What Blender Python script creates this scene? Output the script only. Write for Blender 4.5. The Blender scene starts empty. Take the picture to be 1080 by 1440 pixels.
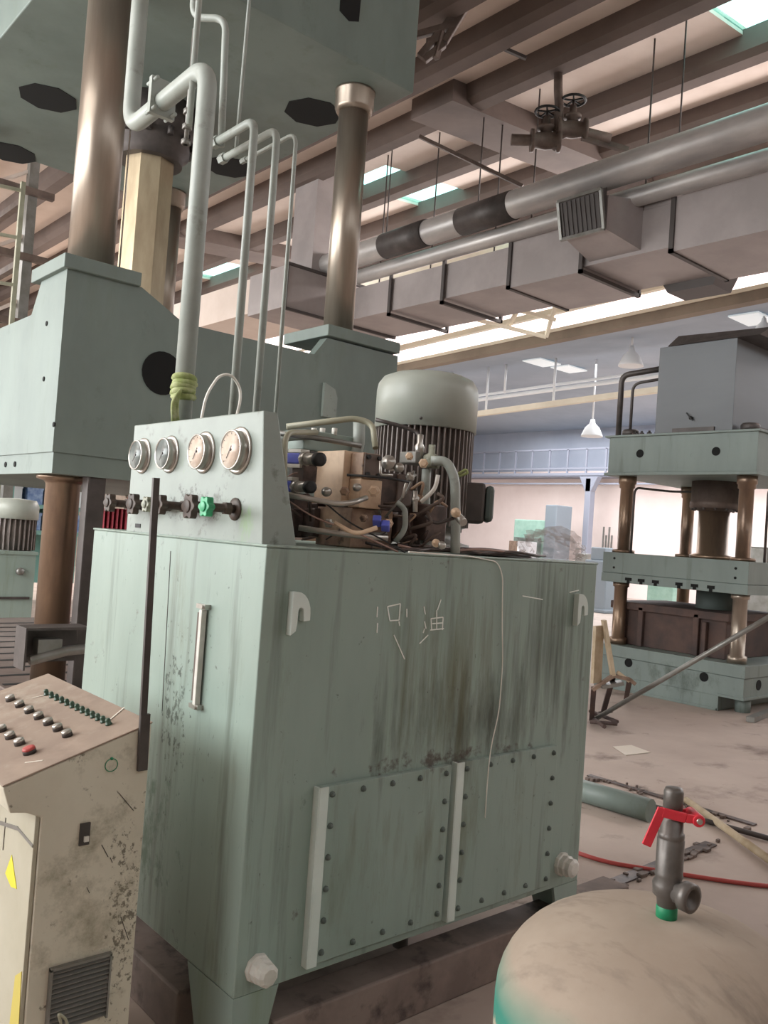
import bpy, bmesh, math, random
from mathutils import Vector, Matrix
random.seed(7)
S = bpy.context.scene
COL = S.collection
PI = math.pi
# ------------------------------------------------------------------ camera, world, lights, exposure
F = 1205.0; CX = 540.0; CY = 720.0
CAM = Vector((0, 0, 1.6))
_vr = Vector((1917-CX, 851-CY, F)).normalized()
_vl = Vector((-516-CX, 679-CY, F))
_vl = (_vl - _vr*_vl.dot(_vr)).normalized()
_vz = _vr.cross(_vl)
def ray(px, py):
    c = Vector((px-CX, py-CY, F))
    return Vector((_vr.dot(c), _vl.dot(c), _vz.dot(c)))
def at(px, py, x=None, y=None, z=None, d=None):
    """point of the place seen at photo pixel (px,py) on a plane of the building"""
    r = ray(px, py)
    if x is not None: t = (x-CAM.x)/r.x
    elif y is not None: t = (y-CAM.y)/r.y
    elif z is not None: t = (z-CAM.z)/r.z
    else: t = d/F
    return CAM + r*t
cd = bpy.data.cameras.new('camera'); cam = bpy.data.objects.new('camera', cd); COL.objects.link(cam)
cd.sensor_fit = 'VERTICAL'; cd.sensor_height = 36; cd.lens = 36*F/1440; cd.clip_end = 300; cd.clip_start = 0.05
right = Vector((_vr.x, _vl.x, _vz.x)); down = Vector((_vr.y, _vl.y, _vz.y)); fwd = Vector((_vr.z, _vl.z, _vz.z))
M = Matrix((( right.x, -down.x, -fwd.x, CAM.x), (right.y, -down.y, -fwd.y, CAM.y), (right.z, -down.z, -fwd.z, CAM.z), (0, 0, 0, 1)))
cam.matrix_world = M
S.camera = cam
w = bpy.data.worlds.new('world'); S.world = w; w.use_nodes = True
bg = w.node_tree.nodes['Background']; bg.inputs[0].default_value = (0.93, 0.97, 1.0, 1); bg.inputs[1].default_value = 2.6
S.view_settings.view_transform = 'Standard'; S.view_settings.look = 'None'
S.view_settings.gamma = 1; S.view_settings.use_curve_mapping = False
S.view_settings.exposure = 0.72
def area(name, loc, rot, sx, sy, power, col=(1, 1, 1)):
    l = bpy.data.lights.new(name, 'AREA'); l.shape = 'RECTANGLE'; l.size = sx; l.size_y = sy; l.energy = power; l.color = col
    o = bpy.data.objects.new(name, l); COL.objects.link(o); o.location = loc; o.rotation_euler = rot
    return o
# daylight through the window band of the left wall, the roof lights of this bay and of the next one
area('daylight_left_windows', (-6.7, 13, 4.2), (0, -PI/2-.3, 0), 5.0, 20, 1120, (1, 0.99, 0.96))
area('daylight_roof_lights', (-1.5, 6.5, 7.2), (0, -.25, 0), 5, 6, 230, (1, 0.98, 0.95))
area('daylight_next_bay', (21.5, 12, 6.1), (0, 0, 0), 9, 20, 1500, (0.95, 0.97, 1))
area('daylight_far_left_bay', (5.0, 22, 7.3), (0, 0, 0), 9, 8, 700, (1, 0.98, 0.95))

area('daylight_clerestory', (13.6, 9, 7.2), (0, PI/2-.25, 0), 1.2, 24, 500, (1, .96, .94))
# ------------------------------------------------------------------ materials
def srgb(c):
    if isinstance(c, str): c = [int(c[i:i+2], 16)/255 for i in (0, 2, 4)]
    return tuple((v/12.92 if v <= .04045 else ((v+.055)/1.055)**2.4) for v in c)+(1,)
def mat(name, c1, c2=None, rough=0.6, metal=0.0, scale=4.0, stretch=(1, 1, 1), lo=.4, hi=.65, bump=0.0, c3=None, s3=9.0, lo3=.58, hi3=.7, st3=None, mottle=0.06, rgh2=None):
    """painted / dirty surface: base colour, patches of a second colour, sharper stains of a third"""
    m = bpy.data.materials.new(name); m.use_nodes = True; nt = m.node_tree; N = nt.nodes; L = nt.links
    b = N['Principled BSDF']; b.inputs['Roughness'].default_value = rough; b.inputs['Metallic'].default_value = metal
    tc = N.new('ShaderNodeNewGeometry')
    def noise(sc, st, det=6):
        mp = N.new('ShaderNodeVectorMath'); mp.operation = 'MULTIPLY'; mp.inputs[1].default_value = st
        L.new(tc.outputs['Position'], mp.inputs[0])
        n = N.new('ShaderNodeTexNoise'); n.inputs['Scale'].default_value = sc; n.inputs['Detail'].default_value = det; n.inputs['Roughness'].default_value = .62
        L.new(mp.outputs[0], n.inputs['Vector']); return n.outputs['Fac']
    def ramp(fac, lo, hi):
        r = N.new('ShaderNodeMapRange'); r.inputs['From Min'].default_value = lo; r.inputs['From Max'].default_value = hi
        L.new(fac, r.inputs['Value']); return r.outputs['Result']
    def mix(fac, a, bcol):
        x = N.new('ShaderNodeMix'); x.data_type = 'RGBA'; L.new(fac, x.inputs[0])
        if isinstance(a, tuple): x.inputs[6].default_value = a
        else: L.new(a, x.inputs[6])
        x.inputs[7].default_value = bcol; return x.outputs[2]
    col = srgb(c1)
    if c2: col = mix(ramp(noise(scale, stretch), lo, hi), col, srgb(c2))
    if c3: col = mix(ramp(noise(s3, st3 or stretch), lo3, hi3), col, srgb(c3))
    if isinstance(col, tuple): b.inputs['Base Color'].default_value = col
    else: L.new(col, b.inputs['Base Color'])
    if bump:
        bp = N.new('ShaderNodeBump'); bp.inputs['Strength'].default_value = bump; bp.inputs['Distance'].default_value = .01
        L.new(noise(scale*5, (1, 1, 1)), bp.inputs['Height']); L.new(bp.outputs[0], b.inputs['Normal'])
    return m
MT = {}
def mk(k, *a, **kw): MT[k] = mat(k, *a, **kw); return MT[k]
mk('paint_tank', '93a39b', '8a9a92', rough=.42, scale=2.2, stretch=(1, 1, .35), c3='7f8f7a', s3=5, lo3=.56, hi3=.75, st3=(1.6, 1.6, .12))
# the tank: same paint with vertical oil runs and pitted dark grime
def tank_mat():
    m = mat('paint_tank_stained', '93a49b', '82938a', rough=.4, scale=2.0, stretch=(1, 1, .3), lo=.42, hi=.7, c3='4f594e', s3=7, lo3=.55, hi3=.80, st3=(1.5, 1.5, .10), bump=.05)
    return m
MT['paint_tank_stained'] = tank_mat()
mk('paint_panel', '8f9992', '858f88', rough=.45, scale=5, c3='5d6157', s3=14, lo3=.60, hi3=.72)
mk('paint_press', '76837d', '6a7671', rough=.5, scale=1.3, stretch=(1, 1, .5), c3='6a766c', s3=3.0, lo3=.56, hi3=.78, st3=(1.5, 1.5, .3))
mk('paint_press_dark', '5d6863', '535d59', rough=.6, scale=1.3)
mk('paint_rpress', '7d8a85', '717d79', rough=.5, scale=2, stretch=(1, 1, .25), c3='586058', s3=4, lo3=.58, hi3=.8, st3=(2.5, 2.5, .2))
mk('paint_motor', 'a8ada4', 'a0a59c', rough=.38, scale=3)
mk('fin_dark', '857c78', '756d68', rough=.5, scale=10)
mk('chrome_column', 'a99d90', '8d8175', rough=.33, metal=.75, scale=1.2, stretch=(3, 3, .3))
mk('rust_column', '96806c', '776558', rough=.36, metal=.75, scale=2.5, stretch=(2, 2, .5))
mk('ram_gold', 'b9aa8f', 'a3937a', rough=.4, metal=.55, scale=3, stretch=(2, 2, .5))
mk('steel_dark', '4a4543', '5a5452', rough=.5, metal=.4, scale=6)
mk('steel_brown', '6d5f57', '584b45', rough=.6, metal=.2, scale=6, bump=.1)
mk('beam_brown', '8a7a72', '75665f', rough=.7, scale=5, c3='4d423e', s3=8, lo3=.55, hi3=.7, bump=.1)
mk('steel_grey', '8b8a86', '77756f', rough=.4, metal=.5, scale=5)
mk('bright_steel', 'b9b6b0', 'a39f97', rough=.3, metal=.7, scale=8)
mk('pipe_grey', 'a2a9a3', '929992', rough=.42, scale=4, c3='7d8078', s3=12, lo3=.6, hi3=.75)
mk('pipe_cream', 'a8a692', '959480', rough=.45, scale=6)
mk('hook_lit_paint', 'd5dfd9', 'c9d4ce', rough=.5)  # green paint lightened: light on hooks and cover edges put into the colour
mk('brass_block', 'b39a82', '83695a', rough=.45, metal=.15, scale=9, lo=.35, hi=.6, c3='3f342e', s3=12, lo3=.56, hi3=.66)
mk('brass_lit', 'dcc2a6', 'b89b80', rough=.45, metal=.1, scale=9)  # brass paled so that daylight on the manifold sits in the colour
mk('oily_dark', '463d3c', '6a5a54', rough=.35, metal=.3, scale=18)
mk('coil_blue', '5a66c8', '4d58b0', rough=.4)
mk('white_plastic', 'd8d6cf', 'c4c1b8', rough=.5, scale=10)
mk('white_wire', 'eeece4', rough=.5)
mk('wire_pink', '9b7e74', rough=.5)
mk('black', '161616', rough=.6)
mk('dark_hole', '0d0f0f', rough=.9)
mk('glass_dial', 'd9c8b8', 'cbb6a6', rough=.2, scale=20)
mk('glass_dial_dark', '7d8583', '6b706f', rough=.15, scale=20)
mk('knob_green', '3fae7a', '2e8a60', rough=.4, scale=30)
mk('knob_brown', '3f3732', '55463d', rough=.55, scale=30)
mk('knob_grey', 'a3a696', '5c6152', rough=.5, scale=40)
mk('console_side', 'd0cbba', 'c4beac', rough=.6, scale=2.5, c3='6b6556', s3=24, lo3=.65, hi3=.72, bump=.03)
mk('console_front', 'b3ae9c', 'a8a28e', rough=.55, scale=3, c3='a09880', s3=20, lo3=.68, hi3=.75)
mk('console_top', '8f7d70', '9c8a7b', rough=.75, scale=5, bump=.05, c3='a89484', s3=7, lo3=.5, hi3=.8)
mk('lamp_green', '38513f', '2c4434', rough=.35)
mk('yellow_paint', 'd8cf3a', rough=.6)
mk('yellow_faded', 'c2b25a', rough=.6)
mk('dust_tank', '9e8f80', 'a89a8b', rough=.85, scale=4, c3='756a61', s3=6, lo3=.54, hi3=.78, st3=(2.5, .8, 1), bump=.06)
mk('red', 'd83442', 'c42b3a', rough=.4, scale=15)
mk('red_hose', 'b04a46', rough=.5)
mk('green_fit', '1d8a5e', '177450', rough=.5, scale=20)
mk('valve_grey', '6c6763', '58534f', rough=.4, metal=.4, scale=14, bump=.05)
mk('floor', 'b9aaa0', 'a9998f', rough=.8, scale=.9, lo=.35, hi=.65, c3='6f6058', s3=1.6, lo3=.57, hi3=.76, st3=(1, 1.2, 1), bump=.1)
mk('slab', 'd9cbc1', 'ccbcb1', rough=.9, scale=.7)
mk('rib', '6f625c', '5f544f', rough=.9, scale=.8)
mk('duct', 'a39a98', '948c8a', rough=.55, metal=.15, scale=.9, lo=.4, hi=.6)
mk('duct_edge', '4b4543', rough=.6, metal=.2)
mk('foil_pipe', 'bdb8b4', 'a19d9b', rough=.4, metal=.35, scale=3, stretch=(1, .3, 1))
mk('girder', '8d8071', '7b6f62', rough=.8, scale=1)
mk('cream', 'e3dac6', 'd5cbb8', rough=.7, scale=1)
mk('far_white', 'e0e2e4', rough=.6)
mk('wall_pink', 'e6d5cf', 'dcc9c3', rough=.9, scale=.5)
mk('wall_haze', 'a3a9b6', '9299a8', rough=.9, scale=.3, stretch=(1, 1, .5))  # pale blue tone carries the far bay's haze in the colour
mk('ceil_haze', 'a9b3bf', '98a3b0', rough=.9, scale=.25, lo=.4, hi=.6)  # low contrast pale blue, painted haze of the next bay
mk('rail_grey', '9093a0', rough=.7)
mk('teal_machine', '9fc0b2', '8aae9f', rough=.6, scale=3)
mk('grey_machine', '7f8890', rough=.6)
mk('curtain_red', '8f2633', '7a1f2b', rough=.7, scale=30, stretch=(1, 6, .1))
mk('shelf_teal', '6f9a92', rough=.6)
mk('shelf_blue', '6d86b5', 'a9bbd6', rough=.6, scale=9)
mk('wood', '8a7464', '6b584b', rough=.8, scale=8)
mk('wood_pale', 'b8a890', 'a59378', rough=.8, scale=8)
mk('paper', 'd9d0c4', rough=.9)
mk('rust_die', '5f4a42', '463a38', rough=.75, scale=2.5, lo=.35, hi=.6)
mk('sheet_cabinet', '65686b', '5d6063', rough=.45, metal=.2, scale=.8, stretch=(.3, .3, 1.5))
mk('rag_green', '8d9a5f', 'b5ba90', rough=.9, scale=25)
mk('chalk', 'f2f5f0', rough=.9)
mk('sky_glass', 'cfeae4', rough=.3)
mk('brick', '9f9184', '8a7c70', rough=.9, scale=6)
def stain(m, c, r, col, sc=10, st=(1, 1, 1), lo=.5, hi=.6, k=.18, off=0.0):
    """a dirty patch of its own shape: noise stain that thins out away from c"""
    nt = MT[m].node_tree; N = nt.nodes; L = nt.links; b = N['Principled BSDF']
    g = N.new('ShaderNodeNewGeometry')
    a = N.new('ShaderNodeVectorMath'); a.operation = 'SUBTRACT'; a.inputs[1].default_value = c; L.new(g.outputs['Position'], a.inputs[0])
    d = N.new('ShaderNodeVectorMath'); d.operation = 'DIVIDE'; d.inputs[1].default_value = r; L.new(a.outputs[0], d.inputs[0])
    l = N.new('ShaderNodeVectorMath'); l.operation = 'LENGTH'; L.new(d.outputs[0], l.inputs[0])
    mk_ = N.new('ShaderNodeMapRange'); mk_.inputs['From Min'].default_value = 1; mk_.inputs['From Max'].default_value = 0; mk_.inputs['To Min'].default_value = -k; mk_.inputs['To Max'].default_value = k*.6; L.new(l.outputs['Value'], mk_.inputs['Value'])
    s_ = N.new('ShaderNodeVectorMath'); s_.operation = 'MULTIPLY'; s_.inputs[1].default_value = st; L.new(g.outputs['Position'], s_.inputs[0])
    n = N.new('ShaderNodeTexNoise'); n.inputs['Scale'].default_value = sc; n.inputs['Detail'].default_value = 8; n.inputs['Roughness'].default_value = .7; L.new(s_.outputs[0], n.inputs['Vector'])
    ad = N.new('ShaderNodeMath'); ad.operation = 'ADD'; L.new(n.outputs['Fac'], ad.inputs[0]); L.new(mk_.outputs[0], ad.inputs[1])
    f = N.new('ShaderNodeMapRange'); f.inputs['From Min'].default_value = lo; f.inputs['From Max'].default_value = hi; f.inputs['To Max'].default_value = .85; L.new(ad.outputs[0], f.inputs['Value'])
    x = N.new('ShaderNodeMix'); x.data_type = 'RGBA'; L.new(f.outputs[0], x.inputs[0]); src = b.inputs['Base Color']
    if src.links: L.new(src.links[0].from_socket, x.inputs[6])
    else: x.inputs[6].default_value = src.default_value
    x.inputs[7].default_value = srgb(col); L.new(x.outputs[2], b.inputs['Base Color'])
T_ = 'paint_tank_stained'
stain(T_, (2.25, 2.0, .98), (.85, .3, .34), '343a31', 6, (2.2, 1, .35), .44, .72, .22)
stain(T_, (2.62, 2.0, 1.2), (.40, .3, .50), '343a32', 7, (2.5, 1, .12), .42, .70, .20)
stain(T_, (2.10, 2.0, 1.15), (.38, .3, .45), '5b5a3e', 6, (2.5, 1, .16), .42, .70, .18)
stain(T_, (1.33, 2.47, 1.0), (.3, .14, .42), '2e3a33', 38, (1, 1, .7), .54, .60, .12)
stain(T_, (1.33, 2.55, .55), (.3, .22, .45), '4d6a58', 16, (1, 1, .6), .50, .64, .16)
stain(T_, (2.1, 2.0, .6), (.7, .3, .35), '6b7059', 5, (1.5, 1, .25), .48, .72, .12)
stain(T_, (2.1, 2.0, .87), (.7, .3, .05), '4a3b36', 16, (1, 1, 1), .50, .62, .14)
stain('paint_panel', (1.33, 2.45, 1.66), (.3, .35, .09), '3a3c35', 34, (1, 1, 1), .50, .60, .15)
stain('paint_panel', (1.33, 2.15, 1.60), (.3, .10, .09), '7d9a72', 20, (1, 1, .4), .50, .66, .15)
stain('console_side', (1.05, 2.14, .55), (.09, .3, .5), '5d574a', 70, (1, 1, .8), .54, .60, .12)
stain('console_side', (.95, 2.14, .62), (.25, .3, .6), '8a8470', 9, (1, 1, 1), .50, .7, .12)
stain('console_top', (.95, 2.7, 1.02), (.2, .3, .2), 'a89b8c', 18, (1, 1, 1), .46, .66, .12)
stain('floor', (5.2, 3.1, 0), (1.3, .9, .5), '4a3d36', 5, (1, 1.0, 1), .56, .68, .12)
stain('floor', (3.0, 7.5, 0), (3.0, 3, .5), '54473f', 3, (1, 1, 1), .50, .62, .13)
stain('paint_rpress', (8.77, 4.9, .28), (.3, .7, .25), '4a554d', 6, (1, 1, .6), .48, .7, .16)
stain('paint_press', (3.0, 5.68, 2.15), (.9, .3, .25), '4f5a50', 4, (1, 1, .6), .46, .7, .14)
_m = bpy.data.materials.new('rooflight'); _m.use_nodes = True; _b = _m.node_tree.nodes['Principled BSDF']; _b.inputs['Emission Color'].default_value = (.8, .95, 1, 1); _b.inputs['Emission Strength'].default_value = .22; MT['rooflight'] = _m
def glass(name, col):
    m = bpy.data.materials.new(name); m.use_nodes = True; nt = m.node_tree; N = nt.nodes
    N.remove(N['Principled BSDF'])
    t = N.new('ShaderNodeBsdfTransparent'); t.inputs[0].default_value = col
    g = N.new('ShaderNodeBsdfGlossy'); g.inputs['Roughness'].default_value = .15
    x = N.new('ShaderNodeMixShader'); x.inputs[0].default_value = .06
    nt.links.new(t.outputs[0], x.inputs[1]); nt.links.new(g.outputs[0], x.inputs[2]); nt.links.new(x.outputs[0], N['Material Output'].inputs[0])
    MT[name] = m
glass('glass_teal', (.62, .88, .84, 1)); glass('glass_pink', (1.0, .90, .87, 1)); glass('wrap_film', (.92, .9, .9, 1))
MT['wrap_film'].node_tree.nodes['Mix Shader'].inputs[0].default_value = .22; MT['wrap_film'].node_tree.nodes['Glossy BSDF'].inputs['Roughness'].default_value = .5
def tank_two_tone():
    """receiver: green paint below, dusty top: dust lies on surfaces that face up"""
    m = MT['dust_tank'].copy(); m.name = 'receiver_paint'; nt = m.node_tree; N = nt.nodes; L = nt.links
    b = N['Principled BSDF']; src = b.inputs['Base Color'].links[0].from_socket
    g = N.new('ShaderNodeNewGeometry'); sp = N.new('ShaderNodeSeparateXYZ'); L.new(g.outputs['Position'], sp.inputs[0])
    n = N.new('ShaderNodeTexNoise'); n.inputs['Scale'].default_value = 7; n.inputs['Detail'].default_value = 6
    L.new(g.outputs['Position'], n.inputs['Vector'])
    a = N.new('ShaderNodeMath'); a.operation = 'MULTIPLY_ADD'; a.inputs[1].default_value = .05; L.new(n.outputs['Fac'], a.inputs[0]); L.new(sp.outputs[2], a.inputs[2])
    r = N.new('ShaderNodeMapRange'); r.inputs['From Min'].default_value = .755; r.inputs['From Max'].default_value = .66; L.new(a.outputs[0], r.inputs['Value'])
    x = N.new('ShaderNodeMix'); x.data_type = 'RGBA'; L.new(r.outputs[0], x.inputs[0]); L.new(src, x.inputs[6]); x.inputs[7].default_value = srgb('3a8474')
    # worn chips of old primer lower down
    n2 = N.new('ShaderNodeTexNoise'); n2.inputs['Scale'].default_value = 9; n2.inputs['Detail'].default_value = 5; L.new(g.outputs['Position'], n2.inputs['Vector'])
    r2 = N.new('ShaderNodeMapRange'); r2.inputs['From Min'].default_value = .56; r2.inputs['From Max'].default_value = .6; L.new(n2.outputs['Fac'], r2.inputs['Value'])
    x2 = N.new('ShaderNodeMix'); x2.data_type = 'RGBA'; L.new(r2.outputs[0], x2.inputs[0]); L.new(x.outputs[2], x2.inputs[6]); x2.inputs[7].default_value = srgb('b3a894')
    r3 = N.new('ShaderNodeMapRange'); r3.inputs['From Min'].default_value = .68; r3.inputs['From Max'].default_value = .64; L.new(a.outputs[0], r3.inputs['Value'])
    mm = N.new('ShaderNodeMath'); mm.operation = 'MULTIPLY'; L.new(r2.outputs[0], mm.inputs[0]); L.new(r3.outputs[0], mm.inputs[1])
    L.new(mm.outputs[0], x2.inputs[0]); L.new(x2.outputs[2], b.inputs['Base Color'])
    MT['receiver_paint'] = m
tank_two_tone()

# ------------------------------------------------------------------ mesh helpers
V = Vector
class MB:
    def __init__(s): s.bm = bmesh.new(); s.mats = []; s.mi = 0
    def face(s, vs, smooth=False):
        try: f = s.bm.faces.new(vs); f.smooth = smooth; f.material_index = s.mi; return f
        except ValueError: return None
    def use(s, name):
        if name not in s.mats: s.mats.append(name)
        s.mi = s.mats.index(name); return s
    def hexa(s, p):
        v = [s.bm.verts.new(q) for q in p]
        for f in ((0, 3, 2, 1), (4, 5, 6, 7), (0, 1, 5, 4), (1, 2, 6, 5), (2, 3, 7, 6), (3, 0, 4, 7)): s.face([v[i] for i in f])
        return s
    def box(s, a, b):
        x0, x1 = sorted((a[0], b[0])); y0, y1 = sorted((a[1], b[1])); z0, z1 = sorted((a[2], b[2]))
        return s.hexa([(x0, y0, z0), (x1, y0, z0), (x1, y1, z0), (x0, y1, z0), (x0, y0, z1), (x1, y0, z1), (x1, y1, z1), (x0, y1, z1)])
    def bar(s, p, q, w, h=None, up=(0, 0, 1)):
        """rectangular bar from p to q"""
        p, q = V(p), V(q); h = h or w; t = (q-p).normalized(); u = V(up)
        if abs(t.dot(u)) > .98: u = V((0, 1, 0))
        sd = t.cross(u).normalized(); u = sd.cross(t)
        o = []
        for c in (p, q):
            for a, b in ((-1, -1), (1, -1), (1, 1), (-1, 1)): o.append(c+sd*(a*w/2)+u*(b*h/2))
        v = [s.bm.verts.new(c) for c in o]
        for f in ((0, 1, 2, 3), (7, 6, 5, 4), (0, 4, 5, 1), (1, 5, 6, 2), (2, 6, 7, 3), (3, 7, 4, 0)): s.face([v[i] for i in f])
        return s
    def prism(s, pts, axis, a, b):
        """polygon pts (2d) extruded along axis between a and b"""
        def P(u, v, w):
            return {'x': (w, u, v), 'y': (u, w, v), 'z': (u, v, w)}[axis]
        A = [s.bm.verts.new(P(u, v, a)) for u, v in pts]; B = [s.bm.verts.new(P(u, v, b)) for u, v in pts]
        s.face(A[::-1]); s.face(B)
        n = len(pts)
        for i in range(n): s.face([A[i], A[(i+1) % n], B[(i+1) % n], B[i]])
        return s
    def ring(s, c, t, r, n, ref):
        sd = t.cross(ref).normalized(); u = sd.cross(t).normalized()
        return [s.bm.verts.new(c+sd*(r*math.cos(2*PI*i/n))+u*(r*math.sin(2*PI*i/n))) for i in range(n)]
    def tube(s, pts, r, n=14, bend=0.0, caps=True, radii=None):
        """round tube along points; corners rounded with radius bend"""
        P = [V(p) for p in pts]
        if bend:
            Q = [P[0]]
            for i in range(1, len(P)-1):
                a, b, c = P[i-1], P[i], P[i+1]
                d1 = (a-b); d2 = (c-b); k = min(bend, d1.length*.49, d2.length*.49)
                s0 = b+d1.normalized()*k; s1 = b+d2.normalized()*k
                for j in range(9):
                    u = j/8; Q.append(s0*(1-u)**2+b*2*u*(1-u)+s1*u*u)
            Q.append(P[-1]); P = Q
        m = len(P); T = []
        for i in range(m):
            t = (P[min(i+1, m-1)]-P[max(i-1, 0)]); T.append(t.normalized() if t.length > 1e-9 else V((0, 0, 1)))
        ref = V((0, 0, 1)) if abs(T[0].z) < .9 else V((1, 0.02, 0))
        rings = []
        for i in range(m):
            sd = T[i].cross(ref)
            if sd.length < 1e-4: ref = V((1, .3, .1)); sd = T[i].cross(ref)
            u = sd.normalized().cross(T[i]); ref = u
            rr = radii[i] if radii else r
            sdn = sd.normalized()
            rings.append([s.bm.verts.new(P[i]+sdn*(rr*math.cos(2*PI*k/n))+u*(rr*math.sin(2*PI*k/n))) for k in range(n)])
        for i in range(m-1):
            for k in range(n):
                s.face([rings[i][k], rings[i][(k+1) % n], rings[i+1][(k+1) % n], rings[i+1][k]], True)
        if caps: s.face(rings[0][::-1]); s.face(rings[-1])
        return s
    def lathe(s, prof, c, axis=(0, 0, 1), n=32, smooth=True):
        """profile [(r, h)] spun about axis through c"""
        c = V(c); ax = V(axis).normalized(); ref = V((0, 0, 1)) if abs(ax.z) < .9 else V((1, 0, 0))
        u = ax.cross(ref).normalized(); v = ax.cross(u)
        R = []
        for r, h in prof:
            if r < 1e-6: R.append([s.bm.verts.new(c+ax*h)])
            else: R.append([s.bm.verts.new(c+ax*h+(u*math.cos(2*PI*k/n)+v*math.sin(2*PI*k/n))*r) for k in range(n)])
        for i in range(len(R)-1):
            a, b = R[i], R[i+1]
            dr = abs(prof[i+1][0]-prof[i][0]); dh = abs(prof[i+1][1]-prof[i][1])
            sm = smooth and not (dh < 1e-6)
            for k in range(n):
                k2 = (k+1) % n
                if len(a) == 1 and len(b) > 1: s.face([a[0], b[k], b[k2]], smooth)
                elif len(b) == 1 and len(a) > 1: s.face([a[k], b[0], a[k2]], smooth)
                elif len(a) > 1: s.face([a[k], b[k], b[k2], a[k2]], sm)
        if len(R[0]) > 1: s.face(R[0])
        if len(R[-1]) > 1: s.face(R[-1][::-1])
        return s
    def cyl(s, p, q, r, n=20, r2=None):
        p, q = V(p), V(q); h = (q-p).length; r2 = r if r2 is None else r2
        return s.lathe([(r, 0), (r2, h)], p, (q-p), n)
    def build(s, name, m, parent=None, bevel=0.0, label=None):
        bmesh.ops.recalc_face_normals(s.bm, faces=s.bm.faces)
        vs = s.bm.verts
        lo = V([min(v.co[i] for v in vs) for i in range(3)]); hi = V([max(v.co[i] for v in vs) for i in range(3)])
        c = (lo+hi)/2
        if parent is None: c.z = lo.z
        for v in vs: v.co -= c
        me = bpy.data.meshes.new(name); s.bm.to_mesh(me); s.bm.free()
        if s.mats:
            for k in s.mats: me.materials.append(MT[k])
        else: me.materials.append(MT[m])
        o = bpy.data.objects.new(name, me); COL.objects.link(o)
        if parent is not None:
            o.parent = parent
            pl = wloc(parent); o.location = c-pl
        else: o.location = c
        if bevel:
            b = o.modifiers.new('bevel', 'BEVEL'); b.width = bevel; b.segments = 2; b.limit_method = 'ANGLE'; b.angle_limit = .7
        if label: o['label'] = label
        return o
def wloc(o):
    l = V((0, 0, 0))
    while o is not None: l += o.location; o = o.parent
    return l
def tag(o, label, cat, group=None, kind=None):
    o['label'] = label; o['category'] = cat
    if group: o['group'] = group
    if kind: o['kind'] = kind
    return o
def thing(name, label, cat, loc, group=None):
    o = bpy.data.objects.new(name, None); COL.objects.link(o); o.location = loc; o.empty_display_size = .1
    return tag(o, label, cat, group)
def struct(o): o['kind'] = 'structure'; return o
def copy_tree(o, parent=None):
    c = o.copy(); COL.objects.link(c); c.parent = parent
    for ch in list(o.children): copy_tree(ch, c)
    return c

# ------------------------------------------------------------------ setting
b = MB(); b.box((-7, -6, -.3), (30, 34, 0)); struct(b.build('floor', 'floor'))
RZ = lambda x: 8.0+.1*(x-9.0)          # underside of the roof ribs, pitched up to the right
TH = .30
holes = [(9.9, 12.4, 12.0, 13.3), (9.3, 11.0, 3.0, 5.5), (13.3, 14.5, 12.0, 13.2), (10.5, 12.6, 20, 22)]
xs = sorted({-7.0, 14.6}.union(*[{h[0], h[1]} for h in holes if h[1] < 14.6])); ys = sorted({-6.0, 34.0}.union(*[{h[2], h[3]} for h in holes]))
b = MB()
for i in range(len(xs)-1):
    for j in range(len(ys)-1):
        mx, my = (xs[i]+xs[i+1])/2, (ys[j]+ys[j+1])/2
        if any(h[0] < mx < h[1] and h[2] < my < h[3] for h in holes): continue
        x0, x1, y0, y1 = xs[i], xs[i+1], ys[j], ys[j+1]
        z0, z1 = RZ(x0)+TH, RZ(x1)+TH
        b.hexa([(x0, y0, z0), (x1, y0, z1), (x1, y1, z1), (x0, y1, z0), (x0, y0, z0+.12), (x1, y0, z1+.12), (x1, y1, z1+.12), (x0, y1, z0+.12)])
ceiling = struct(b.build('ceiling', 'slab'))
for i, h in enumerate(holes):
    if h[1] > 14.6: continue
    b = MB(); b.hexa([(h[0], h[2], RZ(h[0])+TH+.05), (h[1], h[2], RZ(h[1])+TH+.05), (h[1], h[3], RZ(h[1])+TH+.05), (h[0], h[3], RZ(h[0])+TH+.05),
                      (h[0], h[2], RZ(h[0])+TH+.07), (h[1], h[2], RZ(h[1])+TH+.07), (h[1], h[3], RZ(h[1])+TH+.07), (h[0], h[3], RZ(h[0])+TH+.07)])
    struct(b.build('window_%d' % (i+1), 'glass_teal'))
n = 0
for x in (-4, -2.4, -.8, .8, 2.4, 4.0, 5.6, 6.9, 7.93, 9.03, 10.75, 12.3, 13.9):
    n += 1
    w_ = .36
    b = MB(); b.prism([(x-w_, RZ(x)+TH+.03), (x-w_*.9, RZ(x)+.06), (x-w_*.6, RZ(x)), (x, RZ(x)), (x+.02, RZ(x)+TH+.03)], 'y', -6, 34)
    struct(b.build('trim_%d' % n, 'rib'))
# cross girder that carries the valves, and a few more beyond
for y in (8.8, 17.6):
    n += 1
    b = MB(); b.hexa([(8.42, y, RZ(8.42)-.02), (14.5, y, RZ(14.5)-.02), (14.5, y+.88, RZ(14.5)-.02), (8.42, y+.88, RZ(8.42)-.02),
                      (8.42, y, RZ(8.42)+.4), (14.5, y, RZ(14.5)+.4), (14.5, y+.88, RZ(14.5)+.4), (8.42, y+.88, RZ(8.42)+.4)])
    struct(b.build('trim_%d' % n, 'rib'))
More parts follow.
